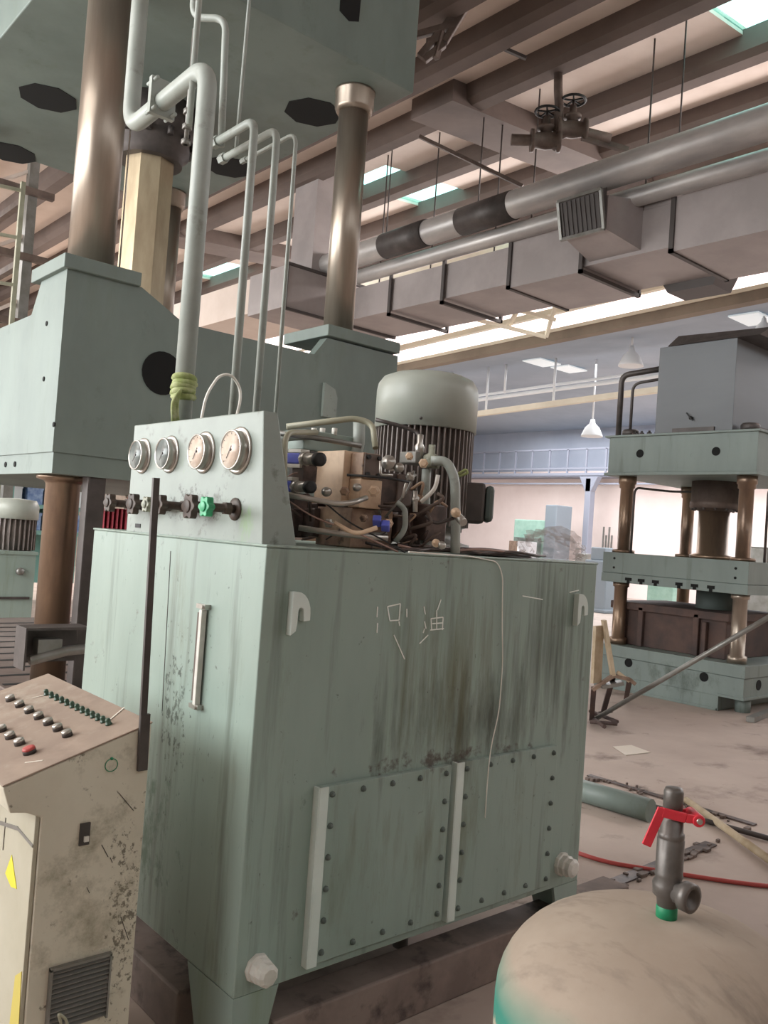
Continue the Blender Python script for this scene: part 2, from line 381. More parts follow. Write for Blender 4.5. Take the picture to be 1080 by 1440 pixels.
# crane girder line between the bays and the glazed band over it
G0 = at(1080, 419, z=5.85); G1 = at(558, 523, z=5.85); G0.z = G1.z = 0; GD = (G1-G0).normalized(); GN = V((GD.y, -GD.x, 0)); G2 = G0+GD*34
def gline(name, m, a, bb, z0, z1, off, th):
    p, q = G0+GD*a, G0+GD*bb; b = MB()
    c = [p+GN*off, q+GN*off, q+GN*(off+th), p+GN*(off+th)]
    b.hexa([(v.x, v.y, z0) for v in c]+[(v.x, v.y, z1) for v in c]); return b.build(name, m)
n += 1; struct(gline('trim_%d' % n, 'girder', -7, 30, 5.85, 6.03, 0, .22))
n += 1; struct(gline('trim_%d' % n, 'cream', -7, 30, 6.03, 6.10, -.02, .3))
n += 1; struct(gline('trim_%d' % n, 'cream', -7, 30, 6.50, 6.62, .2, .12))
n += 1; struct(gline('trim_%d' % n, 'cream', -7, 30, 7.2, 7.25, .2, .1))
struct(gline('wall_clerestory', 'cream', -7, 30, 8.2, 9.3, .25, .1))
struct(gline('window_20', 'glass_pink', -7, 30, 6.1, 8.2, .3, .02))
# the next bay: roof, far wall, floor strip, ends
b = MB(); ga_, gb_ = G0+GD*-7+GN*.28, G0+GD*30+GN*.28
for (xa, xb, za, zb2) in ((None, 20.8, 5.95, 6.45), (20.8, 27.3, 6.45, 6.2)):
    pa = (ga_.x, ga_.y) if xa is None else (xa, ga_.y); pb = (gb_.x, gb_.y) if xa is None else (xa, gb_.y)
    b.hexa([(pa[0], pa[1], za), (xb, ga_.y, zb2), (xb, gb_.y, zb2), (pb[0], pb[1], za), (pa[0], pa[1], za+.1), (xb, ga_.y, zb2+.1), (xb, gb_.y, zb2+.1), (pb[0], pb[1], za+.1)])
o = b.build('ceiling_next_bay', 'ceil_haze'); struct(o)
for i, (px, py) in enumerate(((762, 506), (800, 520), (1060, 436))):
    p = at(px, py, z=6.2); zz = 5.95+(p.x-13.5)*.5/7.3-.02 if p.x < 20.8 else 6.2
    b = MB(); b.box((p.x-.4, p.y-.28, zz-.02), (p.x+.4, p.y+.28, zz+.01)); struct(b.build('window_%d' % (30+i), 'rooflight'))
b = MB(); b.box((27, -6, 0), (27.3, 34, 4.6)); struct(b.build('wall_far', 'wall_pink'))
b = MB(); b.box((27, -6, 4.6), (27.3, 34, 6.3)); struct(b.build('wall_far_upper', 'wall_haze'))
b = MB(); b.box((-7, -6.3, 0), (27.3, -6, 6.3)); b.box((-7, -6.3, 7.6), (27.3, -6, 9.5))  # unseen open band high in this wall, added as fill for front faces
for k in range(7): b.box((-7+k*5.6, -6.3, 6.3), (-6.7+k*5.6, -6, 7.6))
struct(b.build('wall_behind', 'brick'))
b = MB(); b.box((-7, 34, 0), (27.3, 34.3, 9.5)); struct(b.build('wall_end', 'brick'))
b = MB(); b.box((-7.2, -6, 0), (-7, 34, 1.4)); b.box((-7.2, -6, 7.0), (-7, 34, 8)); b.box((-7.2, -6, 1.4), (-7, 2, 7))
for k in range(9): b.box((-7.2, -6+k*5-.15, 1.4), (-7, -6+k*5+.15, 7.0))
struct(b.build('wall_left', 'brick'))

# ------------------------------------------------------------------ power pack tank
TX0, TX1, TY0, TY1, TZ0, TZ1 = 1.331, 2.90, 2.012, 3.21, .30, 1.545
tank = thing('hydraulic_oil_tank', 'large pale green steel oil tank with gauge panel and two bolted covers', 'oil tank', (2.1, 2.6, 0))
b = MB(); b.box((TX0, TY0, TZ0), (TX1, TY1, TZ1))
b.box((TX0-.004, TY0-.004, TZ1), (TX1+.004, TY1+.004, TZ1+.008))
b.build('tank_body', 'paint_tank_stained', tank, bevel=.006)
def leg(sx, sy):
    x0 = TX0 if sx < 0 else TX1; y0 = TY0 if sy < 0 else TY1; dx = -sx; dy = -sy; t = .012
    b = MB()
    b.prism([(x0, TZ0), (x0+dx*.15, TZ0), (x0+dx*.075, 0.0), (x0, 0.0)], 'y', y0, y0+dy*t)
    b.prism([(y0+dy*t, TZ0), (y0+dy*.26, TZ0-.001), (y0+dy*.14, 0.0), (y0+dy*t, 0.0)], 'x', x0, x0+dx*t)
    b.build('leg', 'paint_tank', tank)
for sx in (-1, 1):
    for sy in (-1, 1): leg(sx, sy)
# seam + little bolts on left face
b = MB(); b.bar(at(240, 775, x=TX0-.0005), at(228, 1000, x=TX0-.0005), .002, .002); b.build('weld_seam', 'steel_dark', tank)
# access covers
def cover(x0, x1, z0, z1, name):
    y = TY0; c = MB(); c.box((x0, y-.022, z0), (x1, y, z1)); c = c.build('access_cover', 'paint_tank_stained', tank, bevel=.002)
    b = MB(); b.box((x0-.004, y-.027, z0-.005), (x0+.028, y-.0222, z1)); b.box((x0-.008, y-.026, z0-.005), (x0-.0002, y, z1)); b.build('edge_flange', 'hook_lit_paint', c)
    pr = []
    nx, nz = 4, 5
    for i in range(nx+1): pr += [(x0+.045+(x1-x0-.07)*i/nx, z1-.025), (x0+.045+(x1-x0-.07)*i/nx, z0+.03)]
    for j in range(1, nz): pr += [(x0+.045, z0+.03+(z1-z0-.055)*j/nz), (x1-.025, z0+.03+(z1-z0-.055)*j/nz)]
    for (x, z) in pr:
        b = MB(); b.lathe([(.010, 0), (.010, .002), (.0075, .002), (.007, .008), (.004, .010), (0, .010)], (x, y-.022, z), (0, -1, 0), 8); b.build('bolt', 'paint_press_dark', c)
cover(1.565, 2.115, .335, .852, 'a')
cover(2.145, 2.69, .33, .855, 'b')
# lifting hooks
for (px, py) in ((404, 862), (806, 857)):
    p = at(px, py, y=TY0); b = MB(); s_ = .10
    x, z = p.x, p.z
    prof = [(x, z-.062), (x, z+.062), (x+.018, z+.062)]
    for k in range(7):
        a = PI/2-k*PI/2/6; prof.append((x+.018+.047*math.cos(a), z+.0+.062*math.sin(a)))
    prof += [(x+.065, z-.02), (x+.042, z-.022), (x+.040, z+.006)]
    for k in range(5):
        a = k*PI/4; prof.append((x+.031+.009*math.cos(a), z+.008+.010*math.sin(a)))
    prof += [(x+.021, z-.03), (x+.018, z-.05)]
    b.prism(prof, 'y', TY0-.024, TY0); b.build('lifting_hook', 'hook_lit_paint', tank, bevel=.002)
# drain plugs wrapped in film
for (px, py, r) in ((367, 1365, .036), (795, 1217, .040)):
    p = at(px, py, y=TY0-.02)
    b = MB(); b.lathe([(r*1.15, 0), (r*1.1, .012), (r*.95, .014), (r, .034), (r*.86, .04), (r*.9, .058), (r*.6, .066), (0, .067)], (p.x, TY0, p.z), (0, -1, 0), 9, smooth=False)
    b.build('drain_plug', 'white_plastic', tank)
# level sight glass
p0 = at(293, 858, x=TX0); p1 = at(279, 990, x=TX0)
sg = MB(); sg.box((TX0-.022, 2.305, p1.z), (TX0-.004, 2.322, p0.z)); sg = sg.build('sight_gauge', 'white_plastic', tank, bevel=.002)
b = MB(); b.box((TX0-.018, 2.3225, p1.z+.01), (TX0-.003, 2.337, p0.z-.01)); b.build('sight_glass', 'steel_brown', sg)
for z in (p0.z+.003, p1.z-.012):
    b = MB(); b.box((TX0-.02, 2.292, z-.0), (TX0, 2.345, z+.014)); b.cyl((TX0-.0, 2.300, z+.007), (TX0-.028, 2.300, z+.007), .006, 8); b.build('end_clamp', 'bright_steel', sg)
# chalk writing on the front (strokes)
b = MB(); Yc = TY0-.0012
for (a0, a1) in [((531, 853), (530, 868)), ((531, 876), (530, 890)), ((545, 853), (563, 849)), ((545, 853), (548, 872)), ((563, 849), (561, 872)), ((548, 873), (561, 872)), ((572, 856), (572, 868)),
                 ((561, 874), (562, 880)), ((554, 893), (569, 927)), ((596, 853), (598, 864)), ((597, 874), (599, 884)), ((597, 884), (595, 890)), ((602, 893), (590, 905)), ((620, 843), (615, 858)), ((614, 858), (614, 872)),
                 ((606, 870), (607, 886)), ((606, 870), (623, 868)), ((623, 868), (622, 886)), ((605, 886), (624, 884)), ((614, 868), (614, 884)), ((608, 877), (622, 876)), ((801, 833), (814, 830)), ((735, 838), (763, 843))]:
    b.bar(at(*a0, y=Yc), at(*a1, y=Yc), .0035, .002, up=(0, 1, 0))
b.build('chalk_writing', 'chalk', tank)
# ---- gauge panel: wedge box on the left edge of the tank top
PX = TX0+.004
gp = MB(); PY0, PY1, PZ1 = 2.06, 2.935, 1.935
gp.hexa([(PX, TY0+.03, TZ1), (PX+.12, TY0+.03, TZ1), (PX+.12, 2.935, TZ1), (PX, 2.935, TZ1), (PX, TY0+.075, PZ1), (PX+.05, TY0+.075, PZ1), (PX+.05, 2.935, PZ1), (PX, 2.935, PZ1)])
gp = gp.build('gauge_panel', 'paint_panel', tank, bevel=.004)
gz = 1.822
for i, (y, r, m) in enumerate(((2.845, .053, 'glass_dial_dark'), (2.64, .053, 'glass_dial_dark'), (2.41, .056, 'glass_dial'), (2.205, .060, 'glass_dial'))):
    g = MB(); x = PX
    g.lathe([(r*1.2, 0), (r*1.2, .003), (r*1.08, .006), (r*1.0, .006), (r*.98, .022), (r*1.0, .024), (r*1.0, .030), (r*.93, .032), (r*.91, .028)], (x, y, gz), (-1, 0, 0), 36)
    g = g.build('pressure_gauge', 'bright_steel', gp)
    b = MB(); b.lathe([(r*.91, 0), (r*.91, .002), (0, .002)], (x-.0265, y, gz), (-1, 0, 0), 32); b.build('dial_face', m, g)
    b = MB(); b.bar((x-.030, y-.004, gz+.012), (x-.030, y+r*.32, gz-r*.42), .002, .001, up=(1, 0, 0)); b.cyl((x-.0285, y, gz), (x-.0315, y, gz), .004, 10)
    if i > 1:
        for k in range(11):
            a = -PI*.25+k*PI*1.5/10; c_, s_ = math.cos(a), math.sin(a)
            b.bar((x-.0290, y+r*.76*c_, gz+r*.76*s_), (x-.0290, y+r*.84*c_, gz+r*.84*s_), .0012, .001, up=(1, 0, 0))
    b.build('needle_and_scale', 'steel_dark', g)
# needle valve knobs
def star_knob(y, m, L_, r, stem='knob_brown', washer=False, x0=PX):
    z = 1.648
    k = MB(); k.cyl((x0, y, z), (x0-L_, y-.0, z), .013, 12)
    if washer: k.lathe([(.034, 0), (.034, .004), (.02, .006)], (x0, y, z), (-1, 0, 0), 16)
    k.lathe([(.02, 0), (.02, .018), (.014, .022)], (x0-.02, y, z), (-1, 0, 0), 6, smooth=False)
    k = k.build('needle_valve', stem, gp)
    h = MB(); c = V((x0-L_, y, z))
    pts = []
    for i in range(36):
        a = 2*PI*i/36; rr = r*(1+.16*math.cos(6*a)); pts.append((y+rr*math.cos(a), z+rr*math.sin(a)))
    h.prism(pts, 'x', x0-L_, x0-L_-.022); h.lathe([(r*.55, 0), (r*.55, .004), (0, .005)], (x0-L_-.022, y, z), (-1, 0, 0), 14)
    h.build('star_handle', m, k, bevel=.002)
star_knob(2.87, 'knob_brown', .085, .030)
star_knob(2.76, 'knob_brown', .05, .034)
star_knob(2.60, 'knob_grey', .075, .024, 'knob_brown')
star_knob(2.46, 'knob_brown', .10, .030)
star_knob(2.36, 'knob_brown', .05, .036)
star_knob(2.20, 'knob_green', .085, .028, 'knob_brown', True)
b = MB(); b.tube([(PX-.03, 2.86, 1.648), (PX-.03, 2.56, 1.645)], .014, 10); b.tube([(PX-.03, 2.48, 1.648), (PX-.03, 2.34, 1.646)], .016, 10); b.build('valve_pipe', 'knob_brown', gp)
b = MB(); b.bar((PX-.0012, 2.86, 1.575), (PX-.0012, 2.82, 1.575), .014, .002, up=(1, 0, 0)); b.build('label_plate', 'black', gp)

# skid beams beneath
for i, (a, bb, lab) in enumerate((((1.50, 2.055, 0), (3.35, 2.19, .165), 'brown steel skid beam lying along the front under the green oil tank'),
                                  ((1.36, 2.36, 0), (1.49, 3.5, .155), 'grey steel skid beam running back under the left end of the tank'),
                                  ((1.52, 2.75, 0), (3.35, 2.9, .145), 'brown steel skid beam in the shadow under the middle of the tank'))):
    b = MB(); b.box(a, bb); tag(b.build('skid_beam', 'beam_brown', bevel=.008), lab, 'steel beam')
b = MB(); b.tube([(2.35, 2.42, .02), (2.35, 2.42, .10), (2.55, 2.44, .10)], .03, bend=.05); tag(b.build('pipe_stub', 'steel_grey'), 'short grey pipe stub on the floor beneath the tank', 'pipe')

# ------------------------------------------------------------------ electric motor
mc = V((2.437, 2.573, TZ1+.01)); MR = .208
mot = thing('electric_motor', 'big upright pale green electric motor with dark cooling fins on the tank', 'electric motor', mc)
b = MB(); b.lathe([(MR*1.0, .50), (MR*1.015, .50), (MR*1.015, .655), (MR*.99, .685), (MR*.9, .712), (MR*.72, .728), (MR*.4, .737), (0, .74)], (mc.x, mc.y, mc.z-.012), n=56); b.build('fan_cowl', 'paint_motor', mot)
b = MB(); b.lathe([(MR*.86, .08), (MR*.86, .52)], mc, n=48)
for k in range(52):
    a = 2*PI*k/52; c_, s_ = math.cos(a), math.sin(a)
    b.bar((mc.x+c_*MR*.9, mc.y+s_*MR*.9, mc.z+.1), (mc.x+c_*MR*.9, mc.y+s_*MR*.9, mc.z+.51), MR*.16, .0055, up=(-s_, c_, 0))
b.build('finned_body', 'fin_dark', mot)
b = MB(); b.lathe([(MR*1.02, 0), (MR*1.02, .03), (MR*.8, .04), (MR*.8, .09), (MR*.95, .1), (MR*.95, .12)], mc, n=40); b.build('mounting_flange', 'steel_grey', mot)
tp = at(672, 708, d=3.50)
tb = MB(); dv = V((.72, -.69, 0)); tb.bar(V((mc.x, mc.y, tp.z))+dv*.17, V((mc.x, mc.y, tp.z))+dv*.262, .15, .165); tb = tb.build('terminal_box', 'steel_dark', mot, bevel=.012)
b = MB(); b.bar(V((mc.x, mc.y, tp.z))+dv*.2625, V((mc.x, mc.y, tp.z))+dv*.30, .135, .15); b.build('box_lid', 'paint_press_dark', tb, bevel=.02)
p = at(592, 588, d=3.33); b = MB(); b.lathe([(.007, 0), (.005, .012), (0, .013)], p, (-.66, -.75, 0), 10); b.build('cowl_screw', 'steel_dark', mot)

# ------------------------------------------------------------------ valve manifold between panel and motor
vb = thing('valve_manifold', 'oily brass coloured valve manifold with blue solenoid coils beside gauge panel', 'valve manifold', (1.85, 2.35, TZ1+.01))
zb = TZ1+.01
xA = 1.74; yA0 = at(483, 660, x=xA).y; yA1 = at(444, 660, x=xA).y; xA1 = at(492, 660, y=yA0).x
zt = at(483, 633, x=xA).z; zl = at(483, 706, x=xA).z
b = MB(); b.box((xA, yA0, zl), (xA1+.06, yA1, zt)); b.build('main_block', 'brass_lit', vb, bevel=.003)
yB0 = at(510, 660, x=xA1).y; xB1 = at(534, 660, y=yB0).x; zt2 = at(510, 636, x=xA1).z; zm = at(510, 672, x=xA1).z; zl2 = at(510, 714, x=xA1).z
b = MB(); b.box((xA1, yB0, zm), (xB1, yA0-.001, zt2)); cp = b.build('square_flange', 'brass_block', vb, bevel=.003)
b = MB(); b.box((xA1+.003, yB0-.006, zm+.003), (xB1-.002, yB0-.0005, zt2-.003)); b.build('flange_plate', 'steel_brown', cp)
for x in (xA1+.014, xB1-.014):
    for z in (zm+.014, zt2-.014):
        b = MB(); b.cyl((x, yB0-.0065, z), (x, yB0-.016, z), .007, 8); b.build('cap_screw', 'black', cp)
b = MB(); b.box((xA1, yB0+.005, zl2), (xB1+.02, yA0-.001, zm-.001)); b.build('side_block', 'brass_lit', vb, bevel=.003)
b = MB(); b.box((xA+.02, yB0+.03, zb), (xB1+.1, yA1, min(zl, zl2)-.001)); b.build('lower_block', 'brass_block', vb, bevel=.003)
b = MB(); b.box((xB1+.001, yB0+.04, zl2), (xB1+.16, yA1, zt2-.05)); b.build('rear_block', 'oily_dark', vb, bevel=.003)
# solenoid valves on the left side
for (cx_, cy_2, k_) in ((450, 646, 1.0), (437, 685, .9)):
    c = at(cx_, cy_2, d=2.66); e = at(cx_-40, cy_2-1, d=2.80); dr = (e-c).normalized(); L0_ = (e-c).length
    sv = MB(); sv.cyl(c+dr*.012, c+dr*L0_*.42, .019*k_, 16); sv.cyl(c+dr*L0_*.42, c+dr*L0_*.55, .023*k_, 8); sv = sv.build('solenoid_valve', 'bright_steel', vb)
    b = MB(); b.bar(c+dr*L0_*.56, c+dr*L0_*1.15, .036, .034); b.build('coil', 'coil_blue', sv, bevel=.003)
    for sg_ in (-1, 1):
        b = MB(); b.bar(c+dr*L0_*.52+V((0, 0, sg_*.024)), c+dr*L0_*.98+V((0, 0, sg_*.024)), .034, .012); b.build('coil_cap', 'white_plastic', sv, bevel=.002)
    b = MB(); b.lathe([(.012, -.006), (.022*k_, -.004), (.022*k_, .018), (.018*k_, .02)], c, dr, 14); b.build('end_plug', 'black', sv)
    b = MB(); b.bar(c+dr*.05+V((.02, .03, -.045)), c+dr*.12+V((.02, .03, -.045)), .05, .05); b.build('valve_seat', 'oily_dark', sv)
for (px, py, r, L_) in ((478, 690, .02, .06), (520, 690, .026, .06), (505, 728, .018, .05), (545, 655, .02, .05), (570, 640, .018, .05), (540, 735, .02, .04), (455, 735, .02, .05), (590, 650, .022, .05), (585, 700, .02, .05)):
    p = at(px, py, d=2.68 if px < 560 else 2.84); b = MB()
    r *= .68; L_ *= .8
    b.lathe([(r*.6, 0), (r*.6, L_*.4), (r*1.1, L_*.42), (r*1.1, L_*.8), (r*.8, L_*.85), (r*.7, L_), (0, L_)], p+V((.05, .03, 0)), (-.7, -.6, 0), 6, smooth=False)
    b.build('fitting', random.choice(['brass_lit', 'brass_block', 'bright_steel']), vb)
for i in range(20):
    p = at(random.uniform(405, 645), random.uniform(700, 766), d=random.uniform(2.95, 3.12))
    s_ = random.uniform(.02, .045); b = MB(); b.box(p-V((s_, s_, s_*random.uniform(.4, 1)))*.6, p+V((s_, s_, s_))*.6)
    b.build('pump_block', random.choice(['oily_dark', 'steel_brown', 'oily_dark', 'brass_block']), vb, bevel=.004)
for (px, py, sx, sy, m) in ((540, 700, .05, .06, 'oily_dark'), (520, 735, .06, .05, 'brass_block'), (560, 745, .07, .06, 'oily_dark'), (600, 735, .07, .09, 'oily_dark'), (560, 690, .05, .08, 'steel_brown'), (445, 735, .07, .07, 'oily_dark'), (415, 730, .05, .09, 'oily_dark'), (430, 655, .06, .07, 'steel_dark'), (585, 645, .06, .03, 'steel_grey')):
    p = at(px, py, d=2.98); b = MB(); b.box(p-V((sx, sx, sy))*.7, p+V((sx, sx, sy))*.7); b.build('sub_block', m, vb, bevel=.005)
for (px, py, m) in ((542, 735, 'coil_blue'), (530, 728, 'coil_blue')):
    p = at(px, py, d=2.66); b = MB(); b.bar(p, p+V((.02, .02, -.02)), .026, .022); b.build('coil', m, vb, bevel=.003)
for (px, py, rr) in ((545, 650, .018), (560, 657, .012), (457, 690, .012), (500, 684, .010), (575, 672, .010), (583, 700, .008), (620, 768, .010), (640, 722, .012), (612, 765, .010)):
    p = at(px, py, d=2.68); b = MB(); b.lathe([(rr, 0), (rr, .012), (rr*1.3, .013), (rr*1.3, .022), (rr*.7, .024), (rr*.7, .034), (0, .034)], p+V((.03, .02, 0)), V((-.85, -.45, random.uniform(-.2, .4))), 12); b.build('fitting', random.choice(['bright_steel', 'brass_lit', 'bright_steel']), vb)
# green accumulator block behind and lever valve
p = at(450, 625, d=3.1); b = MB(); b.box(p-V((.13, .08, .035)), p+V((.13, .08, .035))); b.build('green_block', 'paint_tank', vb, bevel=.004)
for px in (441, 453, 470):
    p = at(px, 612, d=3.05); b = MB(); b.cyl(p, p+V((0, 0, .025)), .010, 8); b.build('cap_screw', 'white_plastic', vb)
p = at(606, 650, d=2.95); b = MB(); b.lathe([(.03, -.02), (.034, 0), (.03, .02), (.012, .03), (.012, .06), (0, .06)], p, (0, 0, 1), 14); b.build('relief_valve', 'knob_grey', vb)
p = at(590, 628, d=2.95); b = MB(); b.lathe([(.014, -.04), (.018, 0), (.010, .012), (.012, .04), (0, .045)], p, (0, 0, 1), 10); b.build('pilot_valve', 'bright_steel', vb)
p = at(680, 772, d=3.3); 

def pipe(name, m, pts, r, lab, cat='pipe', bend=.05, group=None, parent=None, d=None, n=12):
    P = [at(q[0], q[1], d=(q[2] if len(q) > 2 else d)) for q in pts] if d is not None else [V(q) for q in pts]
    b = MB(); b.tube(P, r, n, bend); o = b.build(name, m, parent)
    if parent is None: tag(o, lab, cat, group)
    return o
HP = lambda pts, r, m='pipe_cream', bend=.04, nm='oil_line', d=2.9: pipe(nm, m, pts, r, None, parent=vb, d=d, bend=bend)
HP([(403, 600), (500, 588, 2.95), (524, 596, 2.95), (528, 630, 2.9)], .0105, 'pipe_cream', .06)
HP([(400, 690, 2.62), (400, 640, 2.62), (402, 608, 2.65), (445, 608, 2.8)], .009, 'pipe_cream', .05)
HP([(382, 608, 2.8), (440, 615, 2.8), (508, 627, 2.85)], .009, 'steel_grey')
HP([(382, 628, 2.95), (400, 614, 2.95), (440, 612, 2.95)], .016, 'pipe_grey')
HP([(505, 592, 3.1), (505, 625, 3.1), (498, 645, 3.1)], .022, 'pipe_grey')
HP([(398, 695, 2.58), (440, 702, 2.58), (475, 709, 2.58), (495, 707, 2.60), (515, 700, 2.66)], .0085, 'bright_steel', .03)
HP([(420, 742, 2.62), (470, 750, 2.62), (545, 757, 2.66)], .009, 'bright_steel')
HP([(470, 735, 2.58), (500, 752, 2.58), (530, 742, 2.6)], .007, 'brass_lit', .03)
HP([(535, 648, 2.6), (535, 668, 2.6), (552, 668, 2.62)], .004, 'bright_steel', .01)
HP([(566, 700, 2.7), (572, 676, 2.7), (584, 668, 2.75)], .005, 'bright_steel', .02)
HP([(584, 690, 2.7), (584, 720, 2.7)], .008, 'bright_steel')
HP([(488, 668, 2.6), (540, 671, 2.58), (575, 678, 2.62)], .004, 'black')
HP([(528, 590, 3.0), (560, 598, 3.0), (590, 608, 3.0), (594, 628, 2.95)], .007, 'steel_dark')
HP([(606, 648, 2.9), (628, 648, 2.9), (640, 672, 2.9), (641, 735, 2.9), (640, 778, 2.9)], .0165, 'pipe_grey', .06)
HP([(600, 660, 2.95), (598, 690, 2.95), (599, 745, 2.95), (597, 765, 2.95)], .0165, 'pipe_grey', .06)
HP([(558, 706, 2.8), (570, 716, 2.8), (570, 745, 2.8), (556, 762, 2.8)], .009, 'pipe_grey', .05)
HP([(616, 668, 2.8), (612, 688, 2.8), (592, 706, 2.8)], .007, 'white_plastic', .05)
HP([(582, 662, 2.8), (574, 690, 2.8), (541, 728, 2.8)], .004, 'steel_grey', .05)
HP([(598, 725, 2.85), (612, 737, 2.85), (640, 728, 2.85)], .006, 'steel_dark', .05)
HP([(642, 668, 3.0), (655, 660, 3.0), (658, 665, 3.0), (645, 670, 3.0)], .005, 'rag_green', .02)
HP([(400, 700, 2.6), (440, 728, 2.58), (500, 748, 2.58), (560, 776, 2.62)], .0025, 'wire_pink', .06)
HP([(455, 705, 2.58), (490, 735, 2.58), (535, 757, 2.6), (570, 777, 2.62)], .0025, 'black', .06)
HP([(402, 672, 2.75), (415, 664, 2.75), (430, 668, 2.75)], .0025, 'wire_pink', .03)
HP([(640, 722, 2.85), (652, 735, 2.8)], .014, 'bright_steel')
HP([(385, 665, 2.8), (386, 690, 2.8)], .012, 'bright_steel')
for i in range(26):   # tangle of small lines and leads
    x, y = random.uniform(395, 640), random.uniform(680, 770)
    HP([(x, y, 2.85), (x+random.uniform(-25, 25), y+random.uniform(-20, 20), 2.84), (x+random.uniform(-40, 40), min(774, y+random.uniform(0, 35)), 2.85)], random.uniform(.002, .0065), random.choice(['oily_dark', 'steel_brown', 'oily_dark', 'steel_grey', 'brass_block']), .03)
# cables lying along the tank top edge
cab = []
for i in range(9):
    y0 = random.uniform(2.03, 2.2); pts = []
    x = 1.75+random.uniform(0, .35)
    while x < 2.62+random.uniform(-.1, .1):
        pts.append((x, y0+random.uniform(-.02, .03), TZ1+.013+random.uniform(0, .02))); x += .12
    b = MB(); b.tube(pts, .004+random.random()*.003, 8, .05)
    tag(b.build('cable', random.choice(['oily_dark', 'oily_dark', 'steel_brown', 'wire_pink'])), 'dark oily cable lying among others along the front edge of the tank top', 'cable', 'tangled cables along the tank top edge')
b = MB(); b.hexa([(2.27, 2.05, TZ1+.01), (2.56, 2.05, TZ1+.01), (2.56, 2.24, TZ1+.01), (2.27, 2.24, TZ1+.01), (2.30, 2.08, TZ1+.035), (2.52, 2.07, TZ1+.03), (2.50, 2.2, TZ1+.03), (2.30, 2.2, TZ1+.035)])
tag(b.build('oily_rag', 'oily_dark', bevel=.01), 'black oily rag flattened on the tank top in front of the motor', 'rag')
# white wire over the front
P = [at(575, 776, z=TZ1+.02), at(660, 782, y=TY0-.004), at(700, 790, y=TY0-.008), at(707, 810, y=TY0-.008), at(706, 870, y=TY0-.006), at(707, 930, y=TY0-.006), at(702, 1000, y=TY0-.006), at(690, 1052, y=TY0-.03), at(686, 1090, y=TY0-.03), at(682, 1150, y=TY0-.03)]
b = MB(); b.tube(P, .0022, 6, .05); tag(b.build('white_wire', 'white_wire'), 'thin white wire hanging down the front of the green tank', 'wire')
# clear wrapping heap
b = MB(); bmesh.ops.create_icosphere(b.bm, subdivisions=4, radius=1)
wc = at(775, 772, y=2.32); wc.z = TZ1+.01
for v in b.bm.verts:
    q = v.co.copy(); k = 1+.22*math.sin(q.x*9+q.y*5)*math.cos(q.z*8-q.y*6)+random.uniform(-.07, .07); v.co = V((wc.x+q.x*.15*k, wc.y+q.y*.12*k, TZ1+.01+max(0, (q.z+.35))*.09*k))
for f in b.bm.faces: f.smooth = False
tag(b.build('plastic_wrap', 'wrap_film'), 'crumpled clear plastic wrap heaped on the right of the tank top', 'plastic wrap')
b = MB(); b.box((2.44, 2.62, TZ1+.0085), (2.86, 3.1, TZ1+.03)); tag(b.build('dark_plate', 'steel_brown'), 'flat dark steel plate lying on the tank top behind the motor', 'steel plate')

# ------------------------------------------------------------------ rising pipes behind the gauge panel
def vpipe(px0, py0, px1, py1, y, r, m, run, lab, drop=None, extra=None):
    a = at(px0, py0, y=y); t = at(px1, py1, y=y); x = (a.x+t.x)/2
    pts = [(x, y, TZ1+.008), (x, y, t.z), (x, y+run, t.z)]
    if drop: pts.append((x, y+run, t.z+drop))
    if extra: pts += extra(x, y+run, t.z)
    b = MB(); b.tube(pts, r, 20, .085 if r > .02 else .05)
    return b, x, t.z
b, x1_, z1_ = vpipe(262, 585, 288, 88, 2.90, .036, 'pipe_grey', .62, '', None)
b = MB(); b.tube([(x1_, 2.9, TZ1+.008), (x1_, 2.9, z1_), (x1_, 3.58, z1_-.03), (x1_, 3.58, 5.2)], .036, 24, .11); b.build
tag(b.build('riser_pipe', 'pipe_grey'), 'thick grey riser pipe with two elbows, tallest behind gauge panel', 'pipe')
# flange clamp on its horizontal run
fl = MB(); fl.hexa([(x1_-.055, 3.27, z1_-.075), (x1_+.055, 3.27, z1_-.075), (x1_+.055, 3.295, z1_-.075), (x1_-.055, 3.295, z1_-.075), (x1_-.055, 3.27, z1_+.075), (x1_+.055, 3.27, z1_+.075), (x1_+.055, 3.295, z1_+.075), (x1_-.055, 3.295, z1_+.075)])
for sx in (-.043, .043):
    for sz in (-.06, .06): fl.cyl((x1_+sx, 3.24, z1_+sz), (x1_+sx, 3.33, z1_+sz), .008, 8)
tag(fl.build('pipe_flange', 'pipe_grey'), 'square bolted flange on the thick riser pipe near the elbow', 'flange')
specs = [(335, 570, 352, 165, 2.9, .0165, .30, 'medium grey riser pipe bent over, second from the left behind gauge panel'),
         (362, 585, 388, 180, 2.9, .0150, .42, 'medium grey riser pipe bent over, third from the left behind gauge panel'),
         (388, 590, 416, 186, 2.9, .0085, .40, 'thinnest grey riser pipe, furthest right behind gauge panel')]
for (a0, a1, t0, t1, y, r, run, lab) in specs:
    a = at(a0, a1, y=y); t = at(t0, t1, y=y); x = (a.x+t.x)/2
    b = MB(); b.tube([(x, y, TZ1+.008), (x, y, t.z), (x, y+run, t.z)], r, 16, .06)
    b.lathe([(r*1.5, 0), (r*1.5, .04), (r, .045)], (x, y+run-.02, t.z), (0, 1, 0), 6, smooth=False)
    tag(b.build('riser_pipe', 'pipe_grey'), lab, 'pipe')
